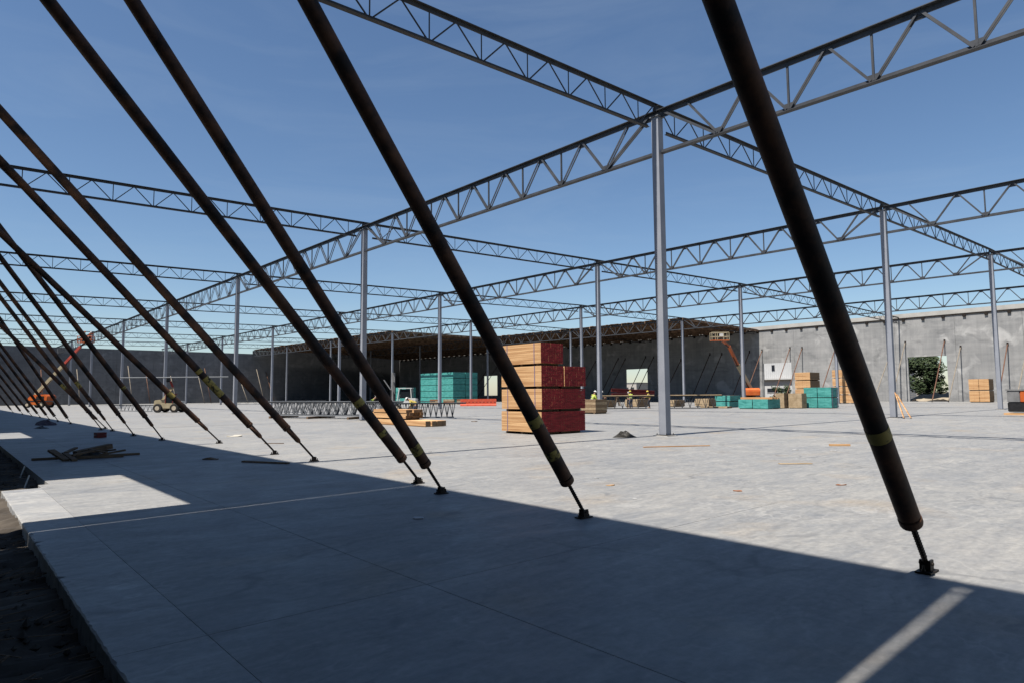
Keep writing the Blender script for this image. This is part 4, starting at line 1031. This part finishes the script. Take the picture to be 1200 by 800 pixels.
# ------------------------------------------------------------------ outside the right wall
def leaves(k, c, rad, n, size, rnd, squash=.85):
    for _ in range(n):
        while True:
            v = Vector((rnd.uniform(-1, 1), rnd.uniform(-1, 1), rnd.uniform(-1, 1)))
            if .2 < v.length < 1: break
        v = v.normalized()*(v.length**.5)
        p = Vector(c)+Vector((v.x*rad, v.y*rad, v.z*rad*squash)); s_ = size*rnd.uniform(.6, 1.4)
        a = Vector((rnd.uniform(-1, 1), rnd.uniform(-1, 1), rnd.uniform(-.6, .6))).normalized(); b = a.orthogonal().normalized()
        k.add([p-a*s_, p+b*s_*.5, p+a*s_, p-b*s_*.5], [(0, 1, 2, 3)])
def tree(lab, loc, h, rad, seed, nclump=26, ln=60, size=.28, name='broadleaf_tree'):
    rnd = random.Random(seed); t = thing(name, lab, 'tree', loc)
    k = MB(); k.lathe((0, 0, 0), (0, 0, 1), [(0, .42), (.5, .32), (h*.35, .25), (h*.7, .12)], 10)
    cl = []
    for q in range(nclump):
        th = rnd.uniform(0, 6.28); rr = rad*math.sqrt(rnd.random()); zz = h*rnd.uniform(.2, .95); rr *= 1-.55*max(0, (zz/h-.6)/.4)
        c = Vector((rr*math.cos(th), rr*math.sin(th), zz)); cl.append(c)
        if q % 2 == 0: k.tube((0, 0, max(.3*h, zz-rr*.8)), c, .09, 6, .03)
    k.build('trunk', 'bark', t)
    kd, kl = MB(), MB()
    for c in cl:
        leaves(kd, c, rad*.36, ln, size, rnd)
        leaves(kl, c+Vector((-.3, 0, .35)), rad*.34, ln//4, size, rnd)
    kd.build('crown', 'leaf', t, kind='stuff'); kl.build('sunlit_leaves', 'leaf2', t, kind='stuff')
tree('dense dark green tree seen through the right wall opening', (104.5, 23.3, -.6), 8.7, 2.7, 5, 70, 80, .22)
for q, (x, y, h) in enumerate(((104, 49.0, 3.0), (104, 46.6, 3.3))):
    tree('%s green shrub outside the opening onto the white building' % ['left', 'right'][q], (x, y, -.6), h, 1.3, 30+q, 16, 50, .16, 'shrub')
blob('sand_mound', 'tan sand mound outside the opening with the tree', 'sand', (96.5, 19.0), 4.5, 5.0, 1.25, 'sand', 31, 18)
blob('soil_heap', 'black soil heap on the sill of the opening with the tree, right one', 'soil', (91.1, 17.5), .5, 1.7, .32, 'soil', 32, 14)
blob('soil_heap', 'black soil heap on the sill of the opening with the tree, left one', 'soil', (91.1, 20.9), .4, .55, .34, 'soil', 33, 14)
# chain fence behind the tree
t = thing('boundary_fence', 'dark grey mesh fence behind the tree in the opening', 'fence', (108.8, 0, -.6))
for q in range(10):
    k = MB(); k.tube((0, 8+q*2.4, 0), (0, 8+q*2.4, 2.0), .04, 6); k.build('post', 'grey', t)
k = MB()
for z in (.3, .6, .9, 1.2, 1.5, 1.8): k.box(-.012, 8, z, .012, 29.6, z+.13)
k.build('mesh_bands', 'grey', t, kind='stuff')
# white building seen through the first opening
t = thing('white_building', 'white metal-sided building seen through the left wall opening', 'building', (118, 38, -.6))
k = MB(); k.box(0, -2, 0, 22, 26, 4.9); k.build('lower_wall', 'siding', t)
k = MB(); k.box(3.0, -2.02, 4.9, 21.9, 26.02, 12.2); k.build('upper_wall', 'siding', t)
k = MB()
for q in range(60): k.box(2.94, -1.9+q*.46, 5.3, 2.998, -1.8+q*.46, 12.0)
k.build('siding_ribs', 'siding', t, kind='stuff')
k = MB(); k.box(-.7, -2.3, 4.9, 3.1, 26.3, 5.2); k.build('eave', 'siding', t)
for q in range(8):
    k = MB(); yy = .6+q*2.95; k.box(-.06, yy, 2.1, -.003, yy+2.05, 3.0); o = k.build('window', 'win', t)
    k = MB(); k.box(-.09, yy-.08, 2.0, -.062, yy+2.13, 2.09); k.build('sill', 'siding', o)
for yy in (5.0, 10.8):
    k = MB(); k.box(-.06, yy, 0, -.003, yy+1.6, 1.9); k.build('door', 'win', t)
k = MB(); k.box(2.9, 20.0, 6.9, 2.936, 20.7, 8.2); k.build('window', 'win', t)
# pale block seen at the right of the tree
t = thing('pale_building', 'pale block wall building right of the tree in the opening', 'building', (104, 10.2, -.6))
k = MB(); k.box(0, 0, 0, 8, 6.9, 5.0); k.build('wall', 'farbld', t)
k = MB(); k.box(-.15, -.15, 5.0, 8.1, 7.05, 5.25); k.build('coping', 'parapet', t)
# distant buildings seen through the windows of the shaded wall
for q, (x, y, dx, dy, h) in enumerate(((330, 262, 20, 24, 9), (300, 252, 30, 40, 4), (400, 296, 24, 22, 8))):
    t = thing('distant_building', ['distant pale building low in the big back wall window, left', 'distant pale building seen through the small back wall window', 'distant pale building low in the big back wall window, right'][q], 'building', (x, y, -.6))
    k = MB(); k.box(0, 0, 0, dx, dy, h); k.build('wall', 'farbld', t)
    k = MB(); k.box(-.3, -.3, h, dx+.3, dy+.3, h+.5); k.build('roof', 'grey', t)
    for w_ in range(4):
        k = MB(); k.box(-.05, 2+w_*dy/5, h*.45, -.002, 2+w_*dy/5+dy/9, h*.7); k.build('window', 'win', t)
